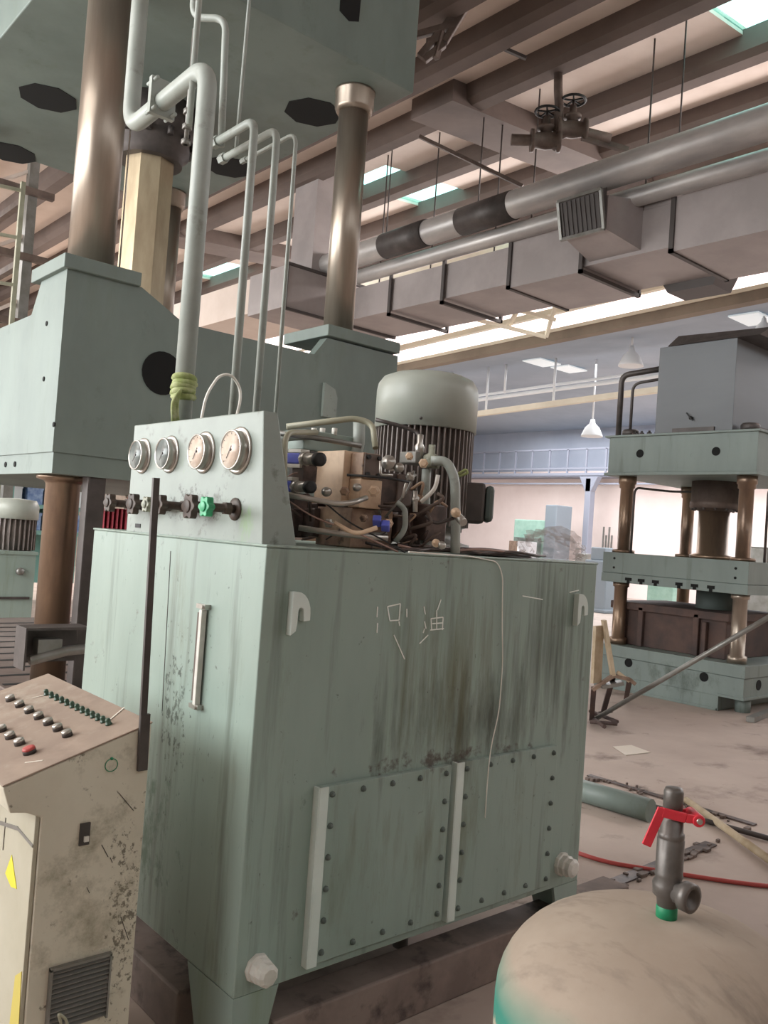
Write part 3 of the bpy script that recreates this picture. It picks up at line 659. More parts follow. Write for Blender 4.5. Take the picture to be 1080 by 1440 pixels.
# descending lines from the press crown that meet the risers
def dline(pts, r, lab, m='pipe_grey'):
    b = MB(); b.tube([V(p) for p in pts], r, 12, .06); tag(b.build('drop_pipe', m), lab, 'pipe')
def dd(px, py, y): return at(px, py, y=y)
p0 = dd(356, 5, 3.3); p1 = dd(331, 222, 3.3)
dline([(p1.x, 3.3, p1.z), (p0.x, 3.3, 5.45)], .008, 'thin straight drop pipe from the crown, right of thick riser')
p0 = dd(284, 50, 3.25); p2 = dd(316, 50, 3.2); p3 = dd(308, 205, 3.2)
dline([(p0.x, 3.35, 4.6), (p0.x, 3.35, 3.75), (p2.x, 3.2, 3.72), (p3.x+.01, 3.2, p3.z)], .015, 'curved drop pipe arching beside the thick riser elbow')
p0 = dd(274, 75, 3.0)
dline([(p0.x, 3.0, p0.z-.28), (p0.x, 3.0, 5.45)], .012, 'slim drop pipe passing just above the thick riser elbow')
# threaded rod with nuts left of the thick riser
p0 = dd(267, 130, 3.05); p1 = dd(264, 205, 3.05)
b = MB(); b.cyl((p0.x, 3.05, p1.z), (p0.x, 3.05, p0.z+.25), .009, 10)
for z in (p1.z, p1.z+.06, p1.z+.12): b.cyl((p0.x, 3.05, z), (p0.x, 3.05, z+.02), .019, 6)
tag(b.build('threaded_rod', 'steel_grey'), 'threaded hanger rod with nuts left of the thick riser', 'rod')
# rag tied round the thick riser, white loop cable
p = dd(262, 552, 2.9); b = MB()
for k in range(5):
    b.lathe([(.040, 0), (.048, .008), (.046, .018), (.040, .024)], (x1_+random.uniform(-.004, .004), 2.9, p.z-.03+k*.017), (random.uniform(-.2, .2), random.uniform(-.2, .2), 1), 18)
for k in range(5):
    x = x1_-.045+random.uniform(-.015, .012); b.tube([(x1_-.03, 2.865, p.z), (x-.01, 2.85, p.z-.05), (x+random.uniform(-.01, .01), 2.85, p.z-.12-random.random()*.06)], .007, 6, .03)
tag(b.build('tied_rag', 'rag_green'), 'green and white rag knotted round the thick riser pipe', 'rag')
P = [at(283, 590, y=2.75), at(290, 555, y=2.76), at(308, 528, y=2.77), at(325, 526, y=2.77), at(338, 545, y=2.77), at(338, 565, y=2.76), at(333, 582, y=2.75)]
P = [V((P[0].x, 2.75, 1.93))]+P+[V((P[-1].x, 2.75, 1.93))]
b = MB(); b.tube(P, .0055, 8, .04); tag(b.build('cable_loop', 'white_wire'), 'white cable looping up above the gauge panel', 'cable')

# ------------------------------------------------------------------ large press on the left
LP = thing('hydraulic_press', 'huge green four column hydraulic press standing behind the oil tank', 'hydraulic press', (3.5, 7.7, 0))
b = MB(); b.box((2.0, 5.60, 5.5), (4.88, 9.9, 8.0)); crown = b.build('crown', 'paint_press', LP, bevel=.01)
def hole(parent, c, ax, rx, n=24, nm='port_hole', m='dark_hole', t=.01, oct_=False):
    b = MB(); c = V(c); b.lathe([(rx, 0), (rx, t), (0, t)], c-V(ax)*t*.5, ax, 8 if oct_ else n, smooth=False); return b.build(nm, m, parent)
for (px, py) in ((68, 138), (15, 215), (440, 158), (322, 235)):
    p = at(px, py, z=5.5); hole(crown, (p.x, p.y, 5.5), (0, 0, -1), .27, oct_=True)
b = MB(); b.prism([(4.121-.1, 5.84), (4.121-.13, 6.9), (4.121+.13, 6.9), (4.121+.1, 5.84), (4.121, 5.80)], 'y', 5.594, 5.605); b.build('slot_opening', 'dark_hole', crown)
# slide
SX0, SX1, SY0, SY1 = 2.035, 4.99, 5.685, 9.8
prof = [(SX0, 2.0), (SX1, 2.0), (SX1, 3.2), (4.2, 3.2), (4.08, 3.04), (2.9, 3.04), (2.56, 3.22), (SX0, 3.22)]
b = MB(); b.prism(prof, 'y', SY0, SY0+.1); b.prism(prof, 'y', SY1-.1, SY1)
pr2 = [(SY0+.1, 2.0), (SY1-.1, 2.0), (SY1-.1, 3.22), (9.35, 3.22), (9.1, 3.0), (6.32, 3.0), (6.16, 3.22), (SY0+.1, 3.22)]
b.prism(pr2, 'x', SX0, SX0+.1); b.prism(pr2, 'x', SX1-.1, SX1)
b.box((SX0+.05, SY0+.05, 2.0), (SX1-.05, SY1-.05, 2.98))
b.box((SX0+.012, SY0+.012, 1.86), (SX1-.012, SY1-.012, 2.02))
slide = b.build('slide', 'paint_press', LP)
for (x0, x1, y0, y1) in ((2.0, 2.54, 5.65, 6.28), (4.18, 4.98, 5.65, 6.3), (2.0, 2.54, 9.2, 9.82), (4.18, 4.98, 9.2, 9.82)):
    b = MB(); b.box((x0, y0, 3.215), (x1, y1, 3.31)); b.build('column_cap', 'paint_press', slide, bevel=.006)
hole(slide, (2.763, SY0, 2.648), (0, -1, 0), .155, t=.02)
p = at(462, 562, y=SY0); b = MB(); b.prism([(p.x-.07, p.z-.15), (p.x+.07, p.z-.15), (p.x+.07, p.z+.02), (p.x+.04, p.z+.09), (p.x-.07, p.z+.13)], 'y', SY0-.03, SY0); b.build('lug_plate', 'paint_panel', slide)
for (px, py) in ((66, 455), (62, 533), (76, 597)):
    p = at(px, py, x=SX0); hole(slide, (SX0, p.y, p.z), (-1, 0, 0), .017, nm='bolt_hole')
for px in (5, 18): p = at(px, 665, x=SX0); hole(slide, (SX0+.01, p.y, 1.93), (-1, 0, 0), .02, nm='bolt_hole')
for (x, y) in ((2.30, 5.98), (4.53, 5.98), (2.30, 9.45), (4.53, 9.45)):
    b = MB(); b.cyl((x, y, 3.31), (x, y, 5.5), .158 if x < 4 else .132, 40); c = b.build('upper_column', 'chrome_column', LP)
    r = .175
    if x > 4:
        b = MB(); b.lathe([(r*1.02, 0), (r*1.02, -.02), (r*.98, -.03), (r*.98, -.16), (r*.86, -.20)], (x, y, 5.5), (0, 0, 1), 40); b.build('collar', 'chrome_column', c)
    else:
        b = MB(); b.cyl((x+.17, y-.1, 3.31), (x+.17, y-.1, 4.75), .006, 8); b.build('guide_rod', 'bright_steel', c)
    b = MB(); b.lathe([(.18, 1.86), (.18, 1.835), (.13, 1.82), (.116, 1.80), (.116, .40)], (x-.045, y+.06, 0), (0, 0, 1), 40); b.build('lower_column', 'rust_column', LP)
# central ram and cylinder flange
b = MB(); b.lathe([(.42, 5.5), (.42, 5.22), (.36, 5.2), (.36, 5.08), (.30, 5.05), (.30, 4.98)], (3.45, 7.7, 0), (0, 0, 1), 40); cy_ = b.build('cylinder_flange', 'steel_dark', LP)
for k in range(12):
    a = 2*PI*k/12; b = MB(); b.cyl((3.45+.39*math.cos(a), 7.7+.39*math.sin(a), 5.22), (3.45+.39*math.cos(a), 7.7+.39*math.sin(a), 5.14), .03, 6); b.build('bolt', 'steel_dark', cy_)
b = MB(); b.lathe([(.235, 2.98), (.235, 5.06)], (3.45, 7.7, 0), (0, 0, 1), 8, smooth=False); b.build('ram', 'ram_gold', LP)
# bed with slots
b = MB(); b.box((1.95, 5.5, 0.0), (5.1, 9.9, .40)); bed = b.build('bed', 'steel_brown', LP, bevel=.01)
for k in range(12):
    y = 5.75+k*.33; b = MB(); b.box((1.98, y, .40), (5.0, y+.05, .403)); b.build('t_slot', 'dark_hole', bed)
# guide bar, bracket and limit switch by the near lower column
b = MB(); b.box((2.31, 5.72, .40), (2.43, 5.78, 1.93)); b.box((2.295, 5.70, .40), (2.3095, 5.80, 1.93)); b.build('guide_bar', 'steel_dark', LP, bevel=.004)
b = MB(); b.box((2.40, 5.52, .40), (2.44, 5.56, 1.12)); b.build('guide_post', 'pipe_cream', LP)
p = at(80, 910, d=5.0)
b = MB(); b.box((p.x-.2, p.y-.05, p.z-.12), (p.x-.19, p.y+.12, p.z+.12)); b.box((p.x-.19, p.y-.05, p.z+.105), (p.x+.17, p.y+.12, p.z+.12)); b.box((p.x-.19, p.y+.1, p.z-.1), (p.x+.15, p.y+.12, p.z+.105)); b.build('switch_bracket', 'steel_dark', LP)
b = MB(); b.box((p.x-.12, p.y-.03, p.z-.05), (p.x+.02, p.y+.06, p.z+.05)); b.tube([(p.x-.16, p.y-.02, p.z-.07), (p.x+.05, p.y-.02, p.z-.02), (p.x+.2, p.y-.02, p.z-.01)], .03, 10, .03); b.build('limit_switch', 'steel_grey', LP, bevel=.004)

# ------------------------------------------------------------------ press at right
RX, RY0, RY1 = 8.77, 4.20, 6.02; RD = 1.75
RP = thing('hydraulic_press', 'smaller grey green hydraulic press with sheet metal cabinet on top, across the floor', 'hydraulic press', (RX+RD/2, 5.1, 0))
b = MB(); b.box((RX, RY0, 2.55), (RX+RD, RY1, 2.98)); b.box((RX-.03, RY0-.03, 2.97), (RX+RD+.03, RY1+.05, 2.995)); b.box((RX-.02, RY0-.02, 2.515), (RX+RD+.02, RY1+.04, 2.55)); rc = b.build('crown', 'paint_rpress', RP, bevel=.004)
for y in (5.594, 4.658): hole(rc, (RX, y, 2.77), (-1, 0, 0), .048)
hole(rc, (RX+.35, RY0, 2.78), (0, -1, 0), .05)
b = MB(); b.box((RX, RY0+.02, 1.36), (RX+RD, RY1-.01, 1.60)); b.box((RX-.005, RY0+.015, 1.25), (RX+RD+.005, RY1-.005, 1.355)); b.box((RX+.01, RY0+.03, 1.354), (RX+RD-.01, RY1-.02, 1.361)); rs = b.build('slide', 'paint_rpress', RP, bevel=.004)
def tslot(par, y, z, up):
    s_ = 1 if up else -1
    b = MB(); b.prism([(y-.018, z), (y-.018, z-s_*.03), (y-.042, z-s_*.03), (y-.042, z-s_*.065), (y+.042, z-s_*.065), (y+.042, z-s_*.03), (y+.018, z-s_*.03), (y+.018, z)], 'x', RX-.012, RX+.02); b.build('t_slot', 'dark_hole', par)
for px, py in ((884, 816), (902, 817), (922, 820), (955, 824), (977, 825), (1000, 828)):
    p = at(px, py, x=RX); tslot(rs, p.y, 1.25, False)
for (y, z) in ((5.85, 1.53), (5.85, 1.42), (4.36, 1.52), (4.36, 1.42)): hole(rs, (RX, y, z), (-1, 0, 0), .014, nm='bolt_hole')
b = MB(); b.box((RX, RY0, .16), (RX+RD, RY1-.0, .38)); b.box((RX, RY0+.27, 0), (RX+RD, RY1, .16)); b.box((RX-.02, RY0-.015, .385), (RX+RD+.02, RY1+.015, .515)); b.box((RX+.01, RY0+.01, .37), (RX+RD-.01, RY1-.01, .39)); b.box((RX-.012, RY0+.26, 0), (RX, RY1, .03)); b.box((RX-.015, RY0-.015, .155), (RX+RD, RY0+.28, .185)); b.box((RX-.012, RY0+.262, 0), (RX, RY0+.29, .16)); rb = b.build('bed', 'paint_rpress', RP, bevel=.004)
for (px, py) in ((877, 905), (897, 908), (918, 911), (951, 917), (996, 924)):
    p = at(px, py, x=RX); tslot(rb, p.y, .515, True)
for (px, py) in ((884, 932), (990, 952)):
    p = at(px, py, x=RX); hole(rb, (RX, p.y, p.z), (-1, 0, 0), .05)
hole(rb, (RX+.33, RY0, .3), (0, -1, 0), .055)
b = MB(); b.cyl((RX+.25, RY0+.12, 0), (RX+.25, RY0+.12, .16), .08, 16); b.build('levelling_foot', 'paint_rpress', rb)
for (x, y) in ((RX+.16, 4.37), (RX+.16, 5.84), (RX+RD-.16, 4.37), (RX+RD-.16, 5.84)):
    b = MB(); b.lathe([(.105, 2.515), (.105, 2.43), (.092, 2.42), (.092, 2.38), (.077, 2.37), (.077, 1.64), (.13, 1.635), (.13, 1.60)], (x, y, 0), n=24); b.build('upper_column', 'rust_column', RP)
    b = MB(); b.lathe([(.095, 1.25), (.095, 1.2), (.077, 1.19), (.077, .60), (.10, .59), (.10, .515)], (x, y, 0), n=24); b.build('lower_column', 'chrome_column' if y < 5 else 'rust_column', RP)
    b = MB(); b.lathe([(.10, 2.995), (.10, 3.06), (.085, 3.08), (0, 3.08)], (x, y, 0), n=20); b.build('column_nut', 'steel_dark', RP)
cxp, cyp = RX+RD/2, 5.1
b = MB(); b.lathe([(.27, 2.515), (.27, 2.28), (.28, 2.275), (.28, 2.2), (.24, 2.19), (.17, 2.16)], (cxp, cyp, 0), n=36); cc = b.build('cylinder', 'steel_brown', RP)
for k in range(12):
    a = 2*PI*k/12; b = MB(); b.cyl((cxp+.25*math.cos(a), cyp+.25*math.sin(a), 2.2), (cxp+.25*math.cos(a), cyp+.25*math.sin(a), 2.17), .018, 6); b.build('bolt', 'steel_dark', cc)
b = MB(); b.lathe([(.175, 2.2), (.175, 1.66), (.25, 1.64), (.25, 1.60)], (cxp, cyp, 0), n=36); b.build('ram', 'rust_column', RP)
b = MB(); b.cyl((cxp-.05, cyp-.1, 1.25), (cxp-.05, cyp-.1, .9), .22, 8); b.build('die_punch', 'paint_press_dark', RP)
# die on the bed
b = MB(); b.box((RX+.25, 4.55, .516), (RX+1.4, 5.95, 1.0)); b.box((RX+.2, 4.5, .93), (RX+1.45, 6.0, 1.02)); b.box((RX+.2, 4.85, .516), (RX+.26, 4.92, .98)); b.box((RX+.2, 5.55, .516), (RX+.26, 5.62, .98)); b.box((RX+.18, 4.75, .516), (RX+.25, 4.8, .9))
tag(b.build('steel_die', 'rust_die', bevel=.01), 'rusty brown steel die box sitting on the bed of the smaller press', 'die')
# cabinet on the crown
b = MB(); b.box((RX+.02, 4.50, 3.0), (RX+1.5, 5.43, 4.0)); cb = b.build('cabinet', 'sheet_cabinet', RP, bevel=.004)
b = MB(); b.hexa([(RX+.0, 4.25, 4.0), (RX+1.5, 4.25, 4.0), (RX+1.5, 5.32, 4.0), (RX+.0, 5.32, 4.0), (RX+.1, 4.18, 4.09), (RX+1.5, 4.18, 4.09), (RX+1.5, 5.25, 4.13), (RX+.1, 5.25, 4.13)]); b.build('cabinet_roof', 'steel_dark', cb)
b = MB(); b.box((RX+.03, 4.70, 3.0), (RX+.0, 5.2, 3.045)); b.build('cabinet_foot', 'steel_dark', cb)
p = at(972, 588, x=RX+.01); b = MB(); b.lathe([(.02, 0), (.02, .03), (0, .03)], (RX+.02, p.y, p.z), (-1, 0, 0), 10); b.bar((RX-.01, p.y, p.z), (RX-.01, p.y+.05, p.z+.06), .012); b.bar((RX-.01, p.y, p.z), (RX-.01, p.y-.03, p.z-.03), .012); b.build('cabinet_latch', 'black', cb)
def rpipe(pts, r):
    b = MB(); b.tube(pts, r, 12, .1); b.build('oil_pipe', 'steel_dark', RP)
x = RX+.25
a = at(875, 525, x=x); rpipe([(x, a.y, 3.0), (x, a.y, 3.78), (x+.1, 5.42, 3.84)], .035)
a = at(890, 545, x=x); rpipe([(x, a.y, 3.0), (x, a.y, 3.66), (x+.1, 5.42, 3.72)], .018)
rpipe([(RX+.1, 5.70, 1.6), (RX+.1, 5.70, 2.38), (cxp, 5.68, 2.40), (cxp, 5.3, 2.40)], .014)
rpipe([(RX+.3, 4.2, 1.6), (RX+.3, 4.2, 2.42), (RX+.3, 3.9, 2.42)], .014)
for k in range(9):
    y = 5.05+k*.1; b = MB(); b.lathe([(.03, 2.995), (.03, 3.03), (.015, 3.03), (.015, 3.05), (0, 3.05)], (RX+.1, y, 0), n=8); b.build('stud', 'steel_dark', RP)
b = MB(); b.box((RX+.25, 4.3, 2.995), (RX+.6, 4.5, 3.05)); b.build('terminal_plate', 'steel_dark', RP)

# ------------------------------------------------------------------ control console
CX0, CX1, CYA, CYB = .714, 1.09, 2.14, 2.92
con = thing('control_console', 'cream control console with dusty sloping top of buttons, standing at lower left', 'control console', (.95, 2.5, 0))
sl = (1.05-.935)/(CX1-CX0)
prof = [(CX1, 0), (.812, 0), (.812, .843), (.775, .86), (.735, .866), (CX0, .93), (CX1, 1.05)]
b = MB(); b.use('console_side'); b.prism(prof, 'y', CYA, CYB)
o = b.build('console_body', 'console_side', con, bevel=.004)
b = MB(); b.hexa([(CX0-.001, CYA-.001, .931), (CX1+.002, CYA-.001, 1.051), (CX1+.002, CYB, 1.051), (CX0-.001, CYB, .931), (CX0-.002, CYA-.001, .936), (CX1+.002, CYA-.001, 1.056), (CX1+.002, CYB, 1.056), (CX0-.002, CYB, .936)]); top = b.build('sloped_top', 'console_top', con, bevel=.002)
b = MB(); b.prism([(.735, 0), (.8115, 0), (.8115, .846), (.80, .860), (.735, .866)], 'y', CYA+.012, CYB-.01)
b2 = MB(); b2.box((.800, CYA+.006, .0), (.8112, CYB-.01, .848)); b2.build('front_door', 'console_front', con, bevel=.002)
b.bm.free()
topz = lambda x: .936+(x-CX0)*(1.056-.936)/(CX1-CX0)
nrm = V((-.307, 0, .952)).normalized()
def on_top(px, py):
    d = ray(px, py); k = (1.056-.936)/(CX1-CX0); t = (.936-k*CX0-CAM.z)/(d.z-k*d.x); return CAM+d*t
for i in range(13):
    u = i/12; p = on_top(66+u*(153-66), 977+u*(1019-977)); b = MB(); b.lathe([(.0095, 0), (.0095, .004), (.0075, .005), (.0075, .014), (.005, .018), (0, .018)], p, nrm, 12); b.build('indicator_lamp', 'lamp_green', top)
def button(px, py, m='bright_steel', r=.014):
    p = on_top(px, py); b = MB(); b.lathe([(r, 0), (r, .010), (r*.8, .012), (r*.78, .006), (0, .006)], p, nrm, 18); k = b.build('push_button', 'steel_dark', top)
    b = MB(); b.lathe([(r*.98, .0101), (r*1.0, .012), (r*.9, .0165), (r*.5, .017), (0, .017)], p, nrm, 18); b.build('button_cap', m, k)
for i in range(7):
    u = i/6; button(15+u*(95-15), 985+u*(1035-985))
for px, py in ((3, 1028), (15, 1038), (28, 1047)): button(px, py)
button(42, 1059, 'red_hose', .017)
b = MB()
for (a0, a1) in (((155, 1012), (175, 995)), ((45, 982), (62, 978)), ((35, 1073), (60, 1070))): b.bar(on_top(*a0)+nrm*.001, on_top(*a1)+nrm*.001, .005, .001, up=nrm)
b.build('scuff_mark', 'paper', top)
# switch plate, vent, hinge ring and scratches on the side
b = MB(); p = at(120, 1172, y=CYA); b.box((p.x-.016, CYA-.006, p.z-.028), (p.x+.010, CYA, p.z+.028)); k = b.build('switch_plate', 'steel_dark', con)
b = MB(); b.box((p.x-.006, CYA-.012, p.z-.018), (p.x+.006, CYA-.0062, p.z-.005)); b.build('toggle', 'white_plastic', k)
ve = MB(); vx0, vx1, vz0, vz1 = .868, 1.017, .30, .455
ve.box((vx0, CYA-.004, vz0), (vx1, CYA-.0005, vz1)); ve = ve.build('vent_plate', 'dark_hole', con)
b = MB(); nl = 13
for k in range(nl):
    z = vz0+.005+(vz1-vz0-.01)*k/(nl-1); b.hexa([(vx0, CYA-.012, z-.004), (vx1, CYA-.012, z-.004), (vx1, CYA-.0045, z+.002), (vx0, CYA-.0045, z+.002), (vx0, CYA-.013, z-.002), (vx1, CYA-.013, z-.002), (vx1, CYA-.0045, z+.004), (vx0, CYA-.0045, z+.004)])
b.build('louvre', 'steel_grey', ve)
b = MB(); b.box((vx0-.006, CYA-.014, vz0-.005), (vx0, CYA, vz1+.005)); b.box((vx1, CYA-.014, vz0-.005), (vx1+.005, CYA, vz1+.005)); b.box((vx0-.006, CYA-.014, vz1), (vx1+.005, CYA, vz1+.007)); b.build('vent_frame', 'steel_grey', ve)
p = at(157, 1076, y=CYA-.004); b = MB(); P = [(p.x+.017*math.cos(a*PI/10), CYA-.003, p.z+.0165*math.sin(a*PI/10)) for a in range(21)]; b.tube(P, .0012, 6); b.lathe([(.004, 0), (.004, .004), (0, .004)], (p.x, CYA, p.z+.0165), (0, -1, 0), 8); b.build('wire_ring', 'green_fit', con)
b = MB()
for (a0, a1) in (((167, 1115), (188, 1140)), ((143, 1188), (152, 1205)), ((155, 1206), (158, 1213)), ((170, 1290), (181, 1322)), ((122, 1248), (126, 1256))): b.bar(at(*a0, y=CYA-.001), at(*a1, y=CYA-.001), .0018, .001, up=(0, 1, 0))
b.build('scratch', 'steel_dark', con)
b = MB()
def q(px, py): v = at(px, py, x=.800); return (v.y, v.z)
b.prism([q(8, 1228), q(17, 1202), q(24, 1250), q(16, 1247)], 'x', .7985, .7999); b.build('yellow_mark', 'yellow_paint', con)
b = MB(); b.prism([q(14, 1440), q(22, 1372), q(31, 1366), q(27, 1440)], 'x', .7985, .7999); b.build('faded_yellow_mark', 'yellow_faded', con)
b = MB(); b.bar(at(0, 1157, x=.799), at(25, 1165, x=.799), .010, .002, up=(1, 0, 0)); b.bar(at(25, 1165, x=.799), at(46, 1190, x=.799), .008, .002, up=(1, 0, 0)); b.bar(at(8, 1150, x=.799), at(4, 1195, x=.799), .003, .002, up=(1, 0, 0)); b.build('paint_scrape', 'steel_grey', con)
b = MB(); b.tube([at(86, 1440, y=CYA-.03), at(82, 1425, y=CYA-.035), at(92, 1432, y=CYA-.03), at(96, 1445, y=CYA-.03)], .004, 8, .01); b.build('vent_hook', 'pipe_cream', con)
# steel post at its back corner
b = MB(); b.bar((1.062, 2.133, .97), (1.043, 2.133, 1.712), .018, .010, up=(0, 1, 0)); b.bar((1.068, 2.1325, .93), (1.064, 2.1325, 1.08), .026, .012, up=(0, 1, 0))
tag(b.build('steel_bar', 'steel_dark'), 'thin upright dark steel bar fixed at the back corner of the console', 'bar')

# ------------------------------------------------------------------ air receiver with safety valve
AC = V((1.69, .955)); AR = .338
ar = thing('air_receiver', 'round dusty air receiver tank with worn green paint in the foreground', 'air tank', (AC.x, AC.y, 0))
pf = [(AR*.9, 0), (AR, .02), (AR, .64)]
for k in range(1, 13):
    a = k*PI/2/12; pf.append((AR*math.cos(a)**.8 if k < 12 else 0, .64+.205*math.sin(a)))
b = MB(); b.lathe(pf, (AC.x, AC.y, 0), n=72); b.build('tank_shell', 'receiver_paint', ar)
sv = V((1.688, .945, .838))
sc_ = 1.02
def S_(r, h): return (r*sc_, h*sc_)
b = MB(); b.lathe([S_(.014, .020), S_(.020, .024), S_(.022, .045), S_(.030, .052), S_(.032, .075), S_(.026, .085), S_(.029, .092), S_(.0275, .096), S_(.0275, .165), S_(.0255, .167), S_(.0265, .169), S_(.0265, .178), S_(.0235, .180), S_(.0225, .205), S_(.014, .210), S_(.014, .225)], sv, n=24)
sval = b.build('safety_valve', 'valve_grey', ar)
b = MB(); b.lathe([S_(.0215, 0), S_(.0215, .028), S_(.018, .032)], sv, n=20); b.build('green_bushing', 'green_fit', sval)
b = MB(); b.lathe([S_(.0185, .0285), S_(.0185, .036)], sv, n=20); b.build('thread_tape', 'white_plastic', sval)
b = MB(); b.lathe([S_(.018, .225), S_(.020, .228), S_(.020, .262), S_(.017, .270), S_(.008, .272), (0, .272*sc_)], sv, n=20); b.build('cap', 'valve_grey', sval)
rt = right.copy(); rt.z = 0; rt.normalize(); tw = V((-.66, -.75, 0)).normalized()
o0 = sv+V((0, 0, .066))
ax = (rt*.55+tw*.83).normalized()
b = MB(); b.lathe([(.022, 0), (.022, .030), (.030, .032), (.030, .052), (.020, .054), (.019, .035), (0, .034)], o0+ax*.008, ax, 20); b.build('outlet', 'valve_grey', sval)
lev0 = sv+V((0, 0, .218)); 
pl = [lev0+rt*.052-tw*.002, lev0+rt*.02+V((0, 0, .003))+tw*.024, lev0-rt*.03+V((0, 0, .012))+tw*.024, lev0-rt*.058-V((0, 0, .06))+tw*.02]
b = MB(); b.bar(pl[0]+tw*.024, pl[1], .018, .006, up=(tw)); b.bar(pl[1], pl[2], .02, .006, up=tw); b.bar(pl[2]+V((0, 0, .008)), pl[3], .020, .006, up=tw); b.bar(lev0+rt*.05-tw*.022, lev0-rt*.02-tw*.022, .018, .006, up=tw)
b.cyl(lev0+rt*.046+tw*.03, lev0+rt*.046-tw*.028, .013, 14)
b.build('lever', 'red', sval, bevel=.002)
b = MB(); b.cyl(lev0+rt*.046+tw*.034, lev0+rt*.046-tw*.03, .006, 10); b.build('lever_pin', 'bright_steel', sval)

# ------------------------------------------------------------------ overhead: duct, pipes, valves
du = thing('air_duct', 'long rectangular galvanised air duct hung under the roof', 'air duct', (10.2, 8, 5.5))
DX0, DX1, DZ0, DZ1 = 9.6, 10.95, 5.5, 6.07
fy = [1.0, 3.2, 4.5, 5.83, 7.2, 8.5, 9.9, 11.2, 12.6]
for i in range(len(fy)-1):
    e = .08 if i % 2 == 0 and i < 5 else .0
    b = MB(); b.box((DX0-e*.5, fy[i], DZ0-e), (DX1+e*.5, fy[i+1], DZ1+e*.6)); b.build('duct_section', 'duct', du, bevel=.005)
    b = MB(); b.box((DX0-.07, fy[i]-.03, DZ0-.10), (DX1+.05, fy[i]+.03, DZ0-.05)); b.box((DX0-.07, fy[i]-.03, DZ0-.10), (DX0-.03, fy[i]+.03, DZ1+.07)); b.box((DX1+.01, fy[i]-.03, DZ0-.10), (DX1+.05, fy[i]+.03, DZ1+.07)); b.build('flange_frame', 'duct_edge', du)
c0 = at(421, 425, z=5.5)
b = MB(); b.box((c0.x, 12.6, 5.5), (DX1, c0.y+.9 if c0.y > 12.6 else 13.8, 6.25)); b.build('duct_elbow', 'duct', du, bevel=.005)
b = MB(); b.box((c0.x, 13.8, 5.55), (c0.x+1.4, 24, 6.2)); b.build('duct_section', 'slab', du)
b = MB(); b.box((c0.x-.02, 12.57, 5.47), (c0.x+.03, 12.63, 6.28)); b.box((c0.x-.02, 12.57, 5.45), (DX1, 12.62, 5.5)); b.box((c0.x-.02, 12.57, 6.25), (DX1, 12.62, 6.3)); b.build('flange_frame', 'duct_edge', du)
p0 = at(441, 340, y=12.7); p1 = at(495, 340, y=12.7)
b = MB(); b.box((p0.x, 12.7, 6.25), (p1.x, 13.4, 8.3)); b.build('drop_duct', 'duct', du)
# branch and grille
g0 = V((9.0, 6.75, 6.0))
b = MB(); b.hexa([(9.0, g0.y-.32, 5.68), (9.6, 6.3, 5.55), (9.6, 7.1, 5.55), (9.0, g0.y+.3, 5.68), (9.0, g0.y-.32, 6.12), (9.6, 6.3, 6.2), (9.6, 7.1, 6.2), (9.0, g0.y+.3, 6.12)]); b.build('branch', 'duct', du)
b = MB(); b.box((9.61, 5.9, 6.0), (10.5, 7.0, 6.25)); b.build('branch_box', 'duct', du)
gr = MB(); gx = 8.96; gr.hexa([(gx, g0.y-.3, 5.68), (gx+.03, g0.y-.3, 5.68), (gx+.03, g0.y+.32, 5.68), (gx, g0.y+.32, 5.68), (gx-.12, g0.y-.3, 6.12), (gx+.03, g0.y-.3, 6.22), (gx+.03, g0.y+.32, 6.22), (gx-.12, g0.y+.32, 6.12)]); gr = gr.build('grille', 'duct_edge', du)
b = MB()
for k in range(9):
    y = g0.y-.27+k*.07; b.hexa([(gx-.02, y-.012, 5.70), (gx+.0, y-.012, 5.70), (gx+.0, y+.012, 5.70), (gx-.02, y+.012, 5.70), (gx-.13, y-.012, 6.11), (gx-.1, y-.012, 6.11), (gx-.1, y+.012, 6.11), (gx-.13, y+.012, 6.11)])
b.build('grille_slats', 'duct_edge', gr); b = MB(); b.bar((gx-.01, g0.y-.33, 5.67), (gx-.01, g0.y+.35, 5.67), .04); b.bar((gx-.13, g0.y-.33, 6.14), (gx-.13, g0.y+.35, 6.14), .04); b.bar((gx-.01, g0.y-.32, 5.67), (gx-.13, g0.y-.32, 6.14), .04); b.bar((gx-.01, g0.y+.34, 5.67), (gx-.13, g0.y+.34, 6.14), .04)
b.build('grille_frame', 'steel_grey', gr)
# damper box hanging at the back of the duct
p = at(985, 405, d=12.2); b = MB(); b.hexa([(p.x-.2, p.y-.3, p.z-.05), (p.x+.3, p.y-.3, p.z-.05), (p.x+.3, p.y+.4, p.z-.05), (p.x-.2, p.y+.4, p.z-.05), (p.x-.3, p.y-.5, p.z+.35), (p.x+.3, p.y-.5, p.z+.35), (p.x+.3, p.y+.6, p.z+.35), (p.x-.3, p.y+.6, p.z+.35)]); b.build('outlet_hood', 'duct_edge', du)
b = MB(); b.bar(at(672, 450, d=15.5), at(768, 474, d=15.3), .06); b.bar(at(714, 461, d=15.5), at(728, 436, d=15.3), .06); b.bar(at(728, 436, d=15.3), at(782, 450, d=15.1), .06); b.bar(at(768, 474, d=15.3), at(782, 425, d=15), .06); b.build('hanger_bracket', 'cream', du)
